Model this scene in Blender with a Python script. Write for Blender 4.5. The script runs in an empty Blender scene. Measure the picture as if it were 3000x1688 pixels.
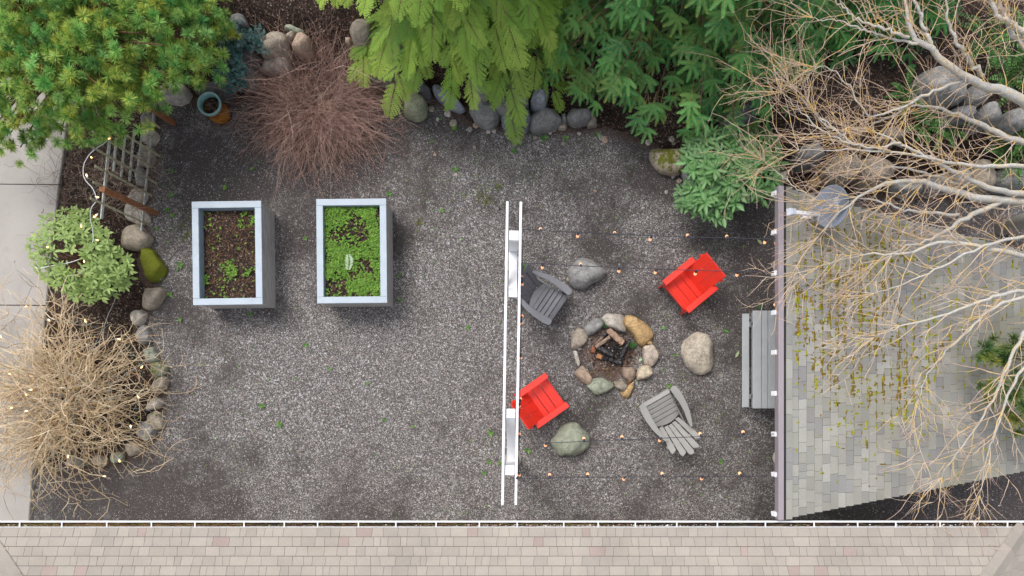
import bpy, math
import numpy as np
from mathutils import noise as mnoise, Vector

# ------------------------------------------------------------------ camera, sky, sun, exposure
scn = bpy.context.scene
COL = scn.collection
F_PX = 2000.0            # focal length in photo pixels (3000 wide), a 24 mm equivalent drone lens
CAM_H = 13.0
NADIR = (1545.0, 1160.0)  # photo pixel straight below the drone: the picture is an off-centre crop of a straight-down view
cd = bpy.data.cameras.new("camera")
cam = bpy.data.objects.new("camera", cd)
COL.objects.link(cam)
cam.location = (0, 0, CAM_H)
cam.rotation_euler = (0, 0, 0)
cd.sensor_fit = 'HORIZONTAL'
cd.sensor_width = 36.0
cd.lens = F_PX / 3000.0 * 36.0
cd.shift_x = (1500.0 - NADIR[0]) / 3000.0
cd.shift_y = (NADIR[1] - 844.0) / 3000.0
cd.clip_end = 600
scn.camera = cam

SUN_EL, SUN_AZ = math.radians(58), math.radians(-35)   # soft light from the upper left
world = bpy.data.worlds.new("World")
scn.world = world
world.use_nodes = True
wn = world.node_tree
wn.nodes.clear()
sky = wn.nodes.new("ShaderNodeTexSky")
sky.sky_type = 'NISHITA'
sky.sun_disc = False
sky.sun_elevation = SUN_EL
sky.sun_rotation = SUN_AZ
sky.air_density = 1.0
sky.dust_density = 4.0
hs = wn.nodes.new("ShaderNodeHueSaturation")
hs.inputs['Saturation'].default_value = 0.42           # overcast: the blue washed out
bg = wn.nodes.new("ShaderNodeBackground")
bg.inputs['Strength'].default_value = 0.15
wo = wn.nodes.new("ShaderNodeOutputWorld")
wn.links.new(sky.outputs[0], hs.inputs['Color'])
wn.links.new(hs.outputs[0], bg.inputs[0])
wn.links.new(bg.outputs[0], wo.inputs[0])

sd = bpy.data.lights.new("sun", 'SUN')
sd.energy = .8
sd.angle = math.radians(25)
sd.color = (1.0, 0.97, 0.93)
sun = bpy.data.objects.new("sun", sd)
COL.objects.link(sun)
sdir = Vector((math.sin(SUN_AZ) * math.cos(SUN_EL), math.cos(SUN_AZ) * math.cos(SUN_EL), math.sin(SUN_EL)))
sun.rotation_euler = sdir.to_track_quat('Z', 'Y').to_euler()
sun.location = (-6, 8, 20)

vs = scn.view_settings
vs.view_transform = 'Standard'
vs.look = 'None'
vs.exposure = 0.66
vs.gamma = 1.0
scn.cycles.use_denoising = True
scn.cycles.denoising_prefilter = 'ACCURATE'
scn.cycles.max_bounces = 6
scn.cycles.diffuse_bounces = 3
scn.cycles.glossy_bounces = 2
scn.cycles.transmission_bounces = 2
scn.cycles.transparent_max_bounces = 4

# ------------------------------------------------------------------ placing: photo pixel + height -> point in the garden
CAMP = np.array([0, 0, CAM_H])


def ray(px, py):
    px, py = np.asarray(px, float), np.asarray(py, float)
    return np.stack([(px - NADIR[0]) / F_PX, -(py - NADIR[1]) / F_PX, -np.ones_like(px)], -1)


def P(px, py, z=0.0):
    d = ray(px, py)
    t = (np.asarray(z) - CAM_H) / d[..., 2]
    return CAMP + d * t[..., None]


def Pplane(px, py, p0, n):
    d = ray(px, py)
    t = ((np.asarray(p0) - CAMP) @ np.asarray(n)) / (d @ np.asarray(n))
    return CAMP + d * np.asarray(t)[..., None]


def nz(v):
    v = np.asarray(v, float)
    return v / np.maximum(np.linalg.norm(v, axis=-1, keepdims=True), 1e-9)


def rng(seed):
    return np.random.default_rng(seed)


def smooth(a, b, x):
    t = np.clip((np.asarray(x, float) - a) / (b - a), 0, 1)
    return t * t * (3 - 2 * t)


def hexc(h):
    h = h.lstrip('#')
    c = np.array([int(h[i:i + 2], 16) / 255 for i in (0, 2, 4)])
    return np.where(c <= 0.04045, c / 12.92, ((c + 0.055) / 1.055) ** 2.4)


# value noise on numpy arrays (2D), for terrain and masks
def vnoise(x, y, seed=0):
    r = rng(seed)
    T = r.random((256, 256))
    xi, yi = np.floor(x).astype(int), np.floor(y).astype(int)
    fx, fy = x - xi, y - yi
    fx, fy = fx * fx * (3 - 2 * fx), fy * fy * (3 - 2 * fy)
    a, b = T[xi % 256, yi % 256], T[(xi + 1) % 256, yi % 256]
    c, d = T[xi % 256, (yi + 1) % 256], T[(xi + 1) % 256, (yi + 1) % 256]
    return (a * (1 - fx) + b * fx) * (1 - fy) + (c * (1 - fx) + d * fx) * fy


def fbm(x, y, seed=0, oct=5, gain=.55):
    s, a, t = 0, 1.0, 0
    for i in range(oct):
        s = s + a * vnoise(x * 2 ** i, y * 2 ** i, seed + i)
        t += a
        a *= gain
    return s / t


# ------------------------------------------------------------------ object helpers
def setp(o, label=None, cat=None, group=None, kind=None):
    if label: o['label'] = label
    if cat: o['category'] = cat
    if group: o['group'] = group
    if kind: o['kind'] = kind
    return o


def empty(name, loc, label, cat, group=None):
    o = bpy.data.objects.new(name, None)
    o.empty_display_size = .1
    COL.objects.link(o)
    o.location = loc
    return setp(o, label, cat, group)


class MB:
    """collects vertices, faces and colours; build() links them as ONE mesh object"""

    def __init__(s):
        s.V, s.F, s.C, s.n = [], [], [], 0

    def add(s, V, F, C=(.5, .5, .5)):
        V = np.asarray(V, float).reshape(-1, 3)
        if not isinstance(F, list): F = [F]
        for f in F:
            f = np.asarray(f, int)
            if f.size: s.F.append(f + s.n)
        C = np.asarray(C, float)
        if C.ndim == 1: C = np.broadcast_to(C, (len(V), 3))
        s.V.append(V)
        s.C.append(C)
        s.n += len(V)
        return s

    def build(s, name, mat, parent=None, smooth_=False, at=None):
        V = np.concatenate(s.V)
        C = np.concatenate(s.C)
        if at is not None:
            V = V - np.asarray(at)
        me = bpy.data.meshes.new(name)
        me.vertices.add(len(V))
        me.vertices.foreach_set('co', V.astype(np.float32).ravel())
        idx = np.concatenate([f.ravel() for f in s.F])
        tot = np.concatenate([np.full(len(f), f.shape[1]) for f in s.F])
        st = np.concatenate([[0], np.cumsum(tot)[:-1]])
        me.loops.add(len(idx))
        me.loops.foreach_set('vertex_index', idx.astype(np.int32))
        me.polygons.add(len(tot))
        me.polygons.foreach_set('loop_start', st.astype(np.int32))
        me.polygons.foreach_set('loop_total', tot.astype(np.int32))
        me.polygons.foreach_set('use_smooth', np.full(len(tot), bool(smooth_)))
        at_ = me.attributes.new('col', 'FLOAT_COLOR', 'POINT')
        at_.data.foreach_set('color', np.concatenate([C, np.ones((len(C), 1))], 1).astype(np.float32).ravel())
        me.update(calc_edges=True)
        me.validate()
        me.materials.append(mat)
        o = bpy.data.objects.new(name, me)
        COL.objects.link(o)
        if parent is not None: o.parent = parent
        elif at is not None: o.location = at
        return o


BOXF = np.array([[0, 3, 2, 1], [4, 5, 6, 7], [0, 1, 5, 4], [1, 2, 6, 5], [2, 3, 7, 6], [3, 0, 4, 7]])


def box_mb(mb, c, size, axes=None, col=(.5, .5, .5), bev=.004):
    """bevelled box: centre, full size, optional axes (rows x,y,z)"""
    hx, hy, hz = np.asarray(size) / 2
    b = min(bev, hx * .45, hy * .45, hz * .45)
    V, idx = [], {}
    for sx in (-1, 1):
        for sy in (-1, 1):
            for sz in (-1, 1):
                for k in range(3):
                    p = [sx * (hx - b), sy * (hy - b), sz * (hz - b)]
                    p[k] = (sx, sy, sz)[k] * (hx, hy, hz)[k]
                    idx[(sx, sy, sz, k)] = len(V)
                    V.append(p)
    V = np.array(V)
    quads, tris = [], []
    for k in range(3):
        i, j = [(1, 2), (2, 0), (0, 1)][k]
        for s in (-1, 1):
            def key(a, b_):
                t = [0, 0, 0]
                t[k] = s; t[i] = a; t[j] = b_
                return idx[(*t, k)]
            q = [key(-1, -1), key(1, -1), key(1, 1), key(-1, 1)]
            quads.append(q if s > 0 else q[::-1])
        for s1 in (-1, 1):
            for s2 in (-1, 1):
                def e(a, kk):
                    t = [0, 0, 0]
                    t[i] = s1; t[j] = s2; t[k] = a
                    return idx[(*t, kk)]
                q = [e(-1, i), e(-1, j), e(1, j), e(1, i)]
                quads.append(q if s1 * s2 < 0 else q[::-1])
    for sx in (-1, 1):
        for sy in (-1, 1):
            for sz in (-1, 1):
                t = [idx[(sx, sy, sz, k)] for k in range(3)]
                tris.append(t if sx * sy * sz > 0 else t[::-1])
    # normals are fixed below by checking against the centre
    V0 = V
    def fix(fs):
        out = []
        for f in fs:
            p = V0[f]
            n = np.cross(p[1] - p[0], p[2] - p[0])
            out.append(f if n @ p.mean(0) > 0 else f[::-1])
        return np.array(out)
    quads, tris = fix(quads), fix(tris)
    if axes is not None:
        V = V @ np.asarray(axes)
    mb.add(V + np.asarray(c), [quads, tris], col)


def beam_mb(mb, a, b, w, h, up=(0, 0, 1), col=(.5, .5, .5), bev=.004):
    """board from a to b; w across, h along 'up'"""
    a, b = np.asarray(a, float), np.asarray(b, float)
    x = nz(b - a)
    y = nz(np.cross(up, x))
    z = np.cross(x, y)
    box_mb(mb, (a + b) / 2, (np.linalg.norm(b - a), w, h), np.stack([x, y, z]), col, bev)


def tubes(paths, radii, sides=3, cap=False):
    """paths (N,K,3), radii (N,K) -> V, quads"""
    N, K, _ = paths.shape
    t = np.gradient(paths, axis=1)
    t = nz(t)
    ref = np.where(np.abs(t[..., 2:3]) > .9, np.array([1., 0, 0]), np.array([0, 0, 1.]))
    u = nz(np.cross(t, ref))
    v = np.cross(t, u)
    a = np.arange(sides) * 2 * math.pi / sides
    ring = u[..., None, :] * np.cos(a)[:, None] + v[..., None, :] * np.sin(a)[:, None]
    V = paths[..., None, :] + ring * radii[..., None, None]
    i = np.arange(N)[:, None, None] * K * sides
    k = np.arange(K - 1)[None, :, None] * sides
    s = np.arange(sides)[None, None, :]
    s2 = (s + 1) % sides
    q = np.stack([i + k + s, i + k + s2, i + k + sides + s2, i + k + sides + s], -1).reshape(-1, 4)
    return V.reshape(-1, 3), q


def tube_mb(mb, pts, r, sides=8, col=(.5, .5, .5), cap=True):
    pts = np.asarray(pts, float)
    r = np.broadcast_to(np.asarray(r, float), (len(pts),))
    V, q = tubes(pts[None], r[None], sides)
    fs = [q]
    if cap:
        n = len(pts)
        fs.append(np.array([np.arange(sides)[::-1], (n - 1) * sides + np.arange(sides)]))
    mb.add(V, fs, col)


def lathe_mb(mb, prof, c, seg=24, col=(.5, .5, .5)):
    prof = np.asarray(prof, float)
    a = np.arange(seg) * 2 * math.pi / seg
    V = np.stack([prof[:, 0:1] * np.cos(a), prof[:, 0:1] * np.sin(a), np.repeat(prof[:, 1:2], seg, 1)], -1)
    k = np.arange(len(prof) - 1)[:, None] * seg
    s = np.arange(seg)[None]
    s2 = (s + 1) % seg
    q = np.stack([k + s, k + s2, k + seg + s2, k + seg + s], -1).reshape(-1, 4)
    if np.ndim(col) == 2: col = np.repeat(np.asarray(col), seg, 0)
    mb.add(V.reshape(-1, 3) + np.asarray(c), q, col)


def inst(mb, T, Fs, M, pos, cA, cB=None, s=None):
    """many transformed copies of a template, merged: T (k,3), M (N,3,3) columns = axes*scale, colours lerp(cA,cB,s)"""
    N, k = len(pos), len(T)
    V = np.einsum('nij,kj->nki', M, T) + pos[:, None, :]
    if cB is None:
        C = np.repeat(cA[:, None, :], k, 1)
    else:
        C = cA[:, None, :] * (1 - s)[None, :, None] + cB[:, None, :] * s[None, :, None]
    off = (np.arange(N) * k)[:, None, None]
    mb.add(V.reshape(-1, 3), [(f[None] + off).reshape(-1, f.shape[1]) for f in Fs], C.reshape(-1, 3))


def frame(d, n):
    """axes matrices (N,3,3) with column 0 = d, column 2 ~ n"""
    d = nz(d)
    y = nz(np.cross(n, d))
    z = np.cross(d, y)
    return np.stack([d, y, z], -1)


def in_poly(x, y, poly):
    poly = np.asarray(poly, float)
    c = np.zeros(np.shape(x), bool)
    j = len(poly) - 1
    for i in range(len(poly)):
        xi, yi = poly[i]
        xj, yj = poly[j]
        hit = ((yi > y) != (yj > y)) & (x < (xj - xi) * (y - yi) / (yj - yi + 1e-12) + xi)
        c ^= hit
        j = i
    return c


def poly_dist(x, y, poly):
    poly = np.asarray(poly, float)
    best = np.full(np.shape(x), 1e9)
    for i in range(len(poly)):
        a, b = poly[i], poly[(i + 1) % len(poly)]
        ab = b - a
        t = np.clip(((x - a[0]) * ab[0] + (y - a[1]) * ab[1]) / (ab @ ab), 0, 1)
        best = np.minimum(best, np.hypot(x - a[0] - t * ab[0], y - a[1] - t * ab[1]))
    return best


def poly_sample(r, poly, n, mind):
    """dart-throwing inside a polygon"""
    poly = np.asarray(poly, float)
    lo, hi = poly.min(0), poly.max(0)
    out = np.zeros((0, 2))
    for _ in range(n * 30):
        if len(out) >= n: break
        p = lo + r.random(2) * (hi - lo)
        if not in_poly(p[0:1], p[1:2], poly)[0]: continue
        if len(out) and np.min(np.hypot(*(out - p).T)) < mind: continue
        out = np.vstack([out, p])
    return out


# ------------------------------------------------------------------ materials
def nodes(name):
    m = bpy.data.materials.new(name)
    m.use_nodes = True
    nt = m.node_tree
    for n in list(nt.nodes): nt.nodes.remove(n)
    o = nt.nodes.new('ShaderNodeOutputMaterial')
    p = nt.nodes.new('ShaderNodeBsdfPrincipled')
    nt.links.new(p.outputs[0], o.inputs[0])
    return m, nt, p, o


class G:
    """tiny node-graph helper"""

    def __init__(s, nt):
        s.nt = nt
        tc = nt.nodes.new('ShaderNodeTexCoord')
        s.obj = tc.outputs['Object']

    def _in(s, sock, v):
        if isinstance(v, bpy.types.NodeSocket): s.nt.links.new(v, sock)
        elif v is not None: sock.default_value = (*v, 1) if (hasattr(v, '__len__') and len(v) == 3 and sock.type == 'RGBA') else v

    def noise(s, scale, detail=4, rough=.55, vec=None, dist=0):
        n = s.nt.nodes.new('ShaderNodeTexNoise')
        s._in(n.inputs['Vector'], vec or s.obj)
        n.inputs['Scale'].default_value = scale
        n.inputs['Detail'].default_value = detail
        n.inputs['Roughness'].default_value = rough
        n.inputs['Distortion'].default_value = dist
        return n.outputs[0]

    def voro(s, scale, feature='F1', vec=None, rand=1.0):
        n = s.nt.nodes.new('ShaderNodeTexVoronoi')
        n.feature = feature
        s._in(n.inputs['Vector'], vec or s.obj)
        n.inputs['Scale'].default_value = scale
        n.inputs['Randomness'].default_value = rand
        return n

    def mapping(s, scale=(1, 1, 1), rot=(0, 0, 0)):
        n = s.nt.nodes.new('ShaderNodeMapping')
        s._in(n.inputs['Vector'], s.obj)
        n.inputs['Scale'].default_value = scale
        n.inputs['Rotation'].default_value = rot
        return n.outputs[0]

    def ramp(s, fac, stops, interp='LINEAR'):
        n = s.nt.nodes.new('ShaderNodeValToRGB')
        s._in(n.inputs[0], fac)
        cr = n.color_ramp
        cr.interpolation = interp
        while len(cr.elements) > 1: cr.elements.remove(cr.elements[0])
        for i, (p, c) in enumerate(stops):
            e = cr.elements[0] if i == 0 else cr.elements.new(p)
            e.position = p
            c = (c, c, c) if not hasattr(c, '__len__') else c
            e.color = (*c, 1)
        return n.outputs[0]

    def mix(s, fac, a, b, mode='MIX'):
        n = s.nt.nodes.new('ShaderNodeMix')
        n.data_type = 'RGBA'
        n.blend_type = mode
        s._in(n.inputs[0], fac)
        s._in(n.inputs[6], a)
        s._in(n.inputs[7], b)
        return n.outputs[2]

    def math(s, op, a, b=None):
        n = s.nt.nodes.new('ShaderNodeMath')
        n.operation = op
        s._in(n.inputs[0], a)
        if b is not None: s._in(n.inputs[1], b)
        return n.outputs[0]

    def attr(s, name='col', out='Color'):
        n = s.nt.nodes.new('ShaderNodeAttribute')
        n.attribute_name = name
        return n.outputs[out]

    def sep(s, c):
        n = s.nt.nodes.new('ShaderNodeSeparateColor')
        s._in(n.inputs[0], c)
        return n.outputs

    def bump(s, h, strength=.3, dist=.01):
        n = s.nt.nodes.new('ShaderNodeBump')
        s._in(n.inputs['Height'], h)
        n.inputs['Strength'].default_value = strength
        n.inputs['Distance'].default_value = dist
        return n.outputs[0]


def simple(name, color=None, rough=.6, spec=.4, var=.15, vs_=6, bump=.15, bs=60, trans=0, metal=0, stretch=None):
    """solid colour (or the mesh's own colours) broken up by noise, with fine bump"""
    m, nt, p, o = nodes(name)
    g = G(nt)
    base = g.attr() if color is None else None
    vec = g.mapping(stretch) if stretch else None
    k = g.ramp(g.noise(vs_, 5, .6, vec), [(.3, 1 - var), (.7, 1 + var)])
    c = g.mix(1.0, base if base is not None else tuple(color), k, 'MULTIPLY')
    nt.links.new(c, p.inputs['Base Color'])
    p.inputs['Roughness'].default_value = rough
    p.inputs['Specular IOR Level'].default_value = spec
    p.inputs['Metallic'].default_value = metal
    if bump:
        nt.links.new(g.bump(g.noise(bs, 3, .6, vec), bump, .004), p.inputs['Normal'])
    if trans:
        t = nt.nodes.new('ShaderNodeBsdfTranslucent')
        nt.links.new(c, t.inputs['Color'])
        mx = nt.nodes.new('ShaderNodeMixShader')
        mx.inputs[0].default_value = trans
        nt.links.new(p.outputs[0], mx.inputs[1])
        nt.links.new(t.outputs[0], mx.inputs[2])
        nt.links.new(mx.outputs[0], o.inputs[0])
    return m


def gravel_mat():
    m, nt, p, o = nodes("gravel")
    g = G(nt)
    v1 = g.voro(78)
    v2 = g.voro(34)
    s1 = g.sep(v1.outputs['Color'])
    s2 = g.sep(v2.outputs['Color'])
    c1 = g.ramp(s1[0], [(0, .045), (.3, .115), (.55, .21), (.8, .37), (.93, .62), (1, .8)])
    tint = g.ramp(s1[1], [(0, (1.14, .98, .88)), (.35, (1.07, .98, .92)), (.7, (1.0, .97, 1.02)), (1, (1.14, .98, .88))])
    c1 = g.mix(1.0, c1, tint, 'MULTIPLY')
    c2 = g.ramp(s2[0], [(0, .08), (.5, .22), (.85, .44), (1, .7)])
    c = g.mix(g.ramp(s2[2], [(.68, 0), (.72, 1)]), c1, c2)
    # darker brown tone between the stones
    gap_col = (.055, .045, .040)
    d = g.ramp(v1.outputs['Distance'], [(.38, 0), (.62, 1)])
    c = g.mix(g.math('MULTIPLY', d, .75), c, gap_col)
    # darker soil-coloured patches among the stones: mask from large noise plus the mesh's own mask (R darker or paler patches, G brown litter)
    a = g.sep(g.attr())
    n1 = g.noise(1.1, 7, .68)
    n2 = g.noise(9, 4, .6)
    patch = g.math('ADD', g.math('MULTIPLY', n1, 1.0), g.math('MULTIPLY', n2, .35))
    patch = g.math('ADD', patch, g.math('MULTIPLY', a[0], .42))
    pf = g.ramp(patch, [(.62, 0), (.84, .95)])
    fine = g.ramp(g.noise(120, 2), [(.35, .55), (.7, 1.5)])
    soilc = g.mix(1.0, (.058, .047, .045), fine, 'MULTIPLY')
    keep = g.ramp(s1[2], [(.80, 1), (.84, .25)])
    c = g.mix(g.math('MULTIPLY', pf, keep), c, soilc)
    lit = g.mix(1.0, (.085, .048, .032), g.ramp(g.noise(60, 4, .7), [(.3, .4), (.75, 1.7)]), 'MULTIPLY')
    lf = g.ramp(g.math('ADD', a[1], g.math('MULTIPLY', g.math('SUBTRACT', g.noise(14, 4, .7), .5), 1.1)), [(.35, 0), (.7, .85)])
    c = g.mix(lf, c, lit)
    green = g.ramp(g.math('MULTIPLY', g.ramp(g.noise(26, 3, .6), [(.56, 0), (.68, 1)]), g.ramp(g.noise(.9, 3), [(.5, 0), (.68, .55)])), [(0, 0), (1, 1)])
    c = g.mix(green, c, (.07, .10, .025))
    nt.links.new(c, p.inputs['Base Color'])
    p.inputs['Roughness'].default_value = .72
    p.inputs['Specular IOR Level'].default_value = .35
    nt.links.new(g.bump(g.math('SUBTRACT', 1, v1.outputs['Distance']), .75, .012), p.inputs['Normal'])
    return m


def soil_mat():
    m, nt, p, o = nodes("bark_mulch")
    g = G(nt)
    v = g.voro(48)
    s = g.sep(v.outputs['Color'])
    c = g.ramp(s[0], [(0, (.012, .009, .008)), (.45, (.030, .020, .016)), (.8, (.062, .038, .028)), (.95, (.12, .08, .06)), (1, (.3, .25, .2))])
    k = g.ramp(g.noise(2.2, 6, .65), [(.3, .6), (.7, 1.45)])
    c = g.mix(1.0, c, k, 'MULTIPLY')
    chips = g.ramp(g.voro(20, vec=g.mapping((1, 2.6, 1), (0, 0, .6))).outputs['Distance'], [(.0, 1), (.1, 0)])
    c = g.mix(g.math('MULTIPLY', chips, .8), c, (.13, .075, .05))
    nt.links.new(c, p.inputs['Base Color'])
    p.inputs['Roughness'].default_value = .9
    p.inputs['Specular IOR Level'].default_value = .2
    nt.links.new(g.bump(g.noise(40, 5, .7), .8, .02), p.inputs['Normal'])
    return m


def stone_mat():
    m, nt, p, o = nodes("weathered_stone")
    g = G(nt)
    c = g.attr()
    k = g.ramp(g.noise(7, 8, .7), [(.28, .62), (.5, 1.0), (.74, 1.32)])
    c = g.mix(1.0, c, k, 'MULTIPLY')
    veins = g.ramp(g.noise(5, 6, .6, dist=1.2), [(.46, 0), (.5, .5), (.54, 0)])
    c = g.mix(veins, c, (.09, .085, .08))
    lich = g.ramp(g.noise(22, 5, .65), [(.62, 0), (.70, .55)])
    c = g.mix(lich, c, (.50, .50, .46))
    spk = g.ramp(g.noise(150, 2, .6), [(.3, .8), (.7, 1.2)])
    c = g.mix(1.0, c, spk, 'MULTIPLY')
    moss = g.attr('moss', 'Fac')
    mf = g.ramp(g.math('ADD', moss, g.math('MULTIPLY', g.math('SUBTRACT', g.noise(11, 6, .65), .5), 1.5)), [(.5, 0), (.58, 1)])
    mc = g.mix(g.noise(45, 4, .7), (.035, .055, .006), (.26, .28, .02))
    c = g.mix(mf, c, mc)
    nt.links.new(c, p.inputs['Base Color'])
    p.inputs['Roughness'].default_value = .82
    p.inputs['Specular IOR Level'].default_value = .3
    h = g.math('ADD', g.noise(18, 8, .7), g.math('MULTIPLY', mf, .5))
    nt.links.new(g.bump(h, .6, .03), p.inputs['Normal'])
    return m


def concrete_mat():
    m, nt, p, o = nodes("brushed_concrete")
    g = G(nt)
    c = g.mix(g.noise(1.3, 7, .65), (.24, .22, .20), (.47, .44, .41))
    c = g.mix(1.0, c, g.ramp(g.noise(160, 2), [(.3, .86), (.7, 1.12)]), 'MULTIPLY')
    st = g.ramp(g.noise(2.6, 8, .75), [(.55, 0), (.75, .4)])
    c = g.mix(st, c, (.16, .15, .13))
    nt.links.new(c, p.inputs['Base Color'])
    p.inputs['Roughness'].default_value = .85
    nt.links.new(g.bump(g.noise(90, 3), .2, .004), p.inputs['Normal'])
    return m


def shingle_mat(name, moss=False):
    m, nt, p, o = nodes(name)
    g = G(nt)
    c = g.mix(1.0, g.attr(), g.ramp(g.noise(210, 2, .7), [(.28, .72), (.72, 1.28)]), 'MULTIPLY')
    c = g.mix(1.0, c, g.ramp(g.noise(1.2, 5, .6), [(.3, .88), (.7, 1.1)]), 'MULTIPLY')
    if moss:
        big = g.ramp(g.noise(.55, 4, .6), [(.45, 0), (.66, .42)])
        c = g.mix(big, c, (.20, .19, .11))
    nt.links.new(c, p.inputs['Base Color'])
    p.inputs['Roughness'].default_value = .9
    p.inputs['Specular IOR Level'].default_value = .25
    nt.links.new(g.bump(g.noise(260, 2), .35, .004), p.inputs['Normal'])
    return m


def bark_mat(name):
    """lichened birch bark: the mesh colour (grey limbs, pinkish tips) with orange and pale lichen spots"""
    m, nt, p, o = nodes(name)
    g = G(nt)
    c = g.mix(1.0, g.attr(), g.ramp(g.noise(30, 5, .7), [(.3, .72), (.7, 1.2)]), 'MULTIPLY')
    y = g.ramp(g.noise(11, 4, .75), [(.50, 0), (.56, 1)])
    am = g.attr('lichen', 'Fac')
    c = g.mix(g.math('MULTIPLY', y, am), c, (.72, .46, .10))
    w = g.ramp(g.noise(19, 3, .7), [(.6, 0), (.66, .8)])
    c = g.mix(g.math('MULTIPLY', w, .7), c, (.55, .56, .53))
    nt.links.new(c, p.inputs['Base Color'])
    p.inputs['Roughness'].default_value = .85
    nt.links.new(g.bump(g.noise(60, 4), .5, .006), p.inputs['Normal'])
    return m


def wood_mat(name, a, b, along=(1, 12, 12), rough=.75):
    m, nt, p, o = nodes(name)
    g = G(nt)
    vec = g.mapping(along)
    c = g.mix(g.ramp(g.noise(3.5, 6, .7, vec), [(.3, 0), (.7, 1)]), a, b)
    kn = g.ramp(g.noise(4, 3, .6), [(.62, 0), (.75, .6)])
    c = g.mix(kn, c, tuple(np.array(a) * .45))
    nt.links.new(c, p.inputs['Base Color'])
    p.inputs['Roughness'].default_value = rough
    nt.links.new(g.bump(g.noise(8, 5, .7, vec), .4, .006), p.inputs['Normal'])
    return m


def emit(name, c, s):
    m, nt, p, o = nodes(name)
    p.inputs['Base Color'].default_value = (*c, 1)
    p.inputs['Emission Color'].default_value = (*c, 1)
    p.inputs['Emission Strength'].default_value = s
    return m


MT = dict(
    gravel=gravel_mat(), soil=soil_mat(), stone=stone_mat(), concrete=concrete_mat(),
    shed_shingle=shingle_mat("mossy_grey_shingle", True), house_shingle=shingle_mat("tan_shingle"),
    leaf=simple("glossy_leaf", None, .45, .35, .12, 9, 0, trans=.25),
    needle=simple("conifer_needle", None, .55, .3, .12, 5, 0, trans=.3),
    twig=simple("twig_bark", None, .85, .2, .2, 12, 0),
    birch=bark_mat("birch_bark"),
    white=simple("white_paint", (.80, .81, .83), .5, .4, .05, 3, .05, 50),
    cap=simple("pale_blue_paint", (.40, .46, .52), .55, .4, .07, 4, .1, 60),
    grey_plastic=simple("grey_lumber", None, .5, .4, .06, 5, .08, 80, stretch=(1, 1, 1)),
    red=simple("red_lumber", (.80, .035, .018), .34, .6, .07, 6, .05, 80),
    galv=simple("painted_metal", None, .45, .5, .08, 5, .05, 50),
    mauve=simple("mauve_metal", (.30, .26, .28), .4, .5, .05, 3, .03, 40),
    greywood=wood_mat("weathered_grey_wood", (.27, .255, .24), (.58, .56, .54), (9, 1, 9)),
    latticewood=simple("lichened_lath", None, .85, .25, .28, 18, .3, 60),
    cedarpost=wood_mat("orange_brown_post", (.20, .075, .030), (.40, .17, .07), (3, 3, 10)),
    log=simple("split_wood", None, .8, .3, .3, 20, .4, 50),
    char=simple("charred_wood", None, .5, .5, .35, 30, .8, 45),
    cable=simple("black_cable", (.03, .032, .045), .5, .4, .05, 5, 0),
    ropel=simple("white_cable", (.75, .78, .82), .5, .4, .05, 5, 0),
    bulb=emit("lit_bulb", (1.0, .45, .22), .5),
    warm=emit("warm_bulb", (1.0, .55, .22), 2.6),
    glaze=simple("blue_green_glaze", None, .18, .6, .15, 12, .1, 20),
    pebble=simple("loose_pebble", None, .75, .35, .18, 40, .2, 80),
    debris=simple("dry_debris", None, .9, .2, .25, 20, 0),
)

# ================================================================== THE SETTING: ground, bank, bed, driveway
FOOT_PX = [(-900, 230), (300, 235), (480, 298), (690, 300), (770, 262), (900, 280), (1100, 272), (1270, 292), (1380, 362), (1560, 382),
           (1780, 380), (1900, 425), (2100, 490), (2260, 548), (2450, 562), (2700, 572), (3000, 570), (3900, 580)]
FOOT = P([a for a, b in FOOT_PX], [b for a, b in FOOT_PX])


def foot_d(X, Y):
    return Y - np.interp(X, FOOT[:, 0], FOOT[:, 1])


def Ht(X, Y):
    d = foot_d(X, Y)
    return 1.05 * smooth(-.05, 1.35, d) + .10 * np.maximum(d - 1.35, 0)


def Pt(px, py, dz=0.0):
    """photo pixel -> point on the terrain (plus dz)"""
    z = np.zeros(np.shape(px))
    for _ in range(12):
        p = P(px, py, z + dz)
        z = z * .4 + .6 * Ht(p[..., 0], p[..., 1])
    return P(px, py, z + dz)


def grid(x0, x1, y0, y1, st):
    xs, ys = np.arange(x0, x1 + st / 2, st), np.arange(y0, y1 + st / 2, st)
    X, Y = np.meshgrid(xs, ys)
    nx, ny = len(xs), len(ys)
    i = np.arange(ny - 1)[:, None] * nx + np.arange(nx - 1)[None]
    return X.ravel(), Y.ravel(), np.stack([i, i + 1, i + nx + 1, i + nx], -1).reshape(-1, 4)


BED_PX = [(196, 380), (330, 330), (430, 300), (470, 330), (446, 430), (432, 560), (415, 660), (420, 740), (448, 830), (440, 900),
          (405, 960), (425, 1010), (450, 1060), (472, 1110), (478, 1150), (470, 1210), (452, 1270), (400, 1330), (300, 1370),
          (180, 1375), (90, 1372), (110, 1150), (130, 900), (150, 600)]
BED = P([a for a, b in BED_PX], [b for a, b in BED_PX])[:, :2]
RING_C = P(1793, 1042)[:2]

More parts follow.
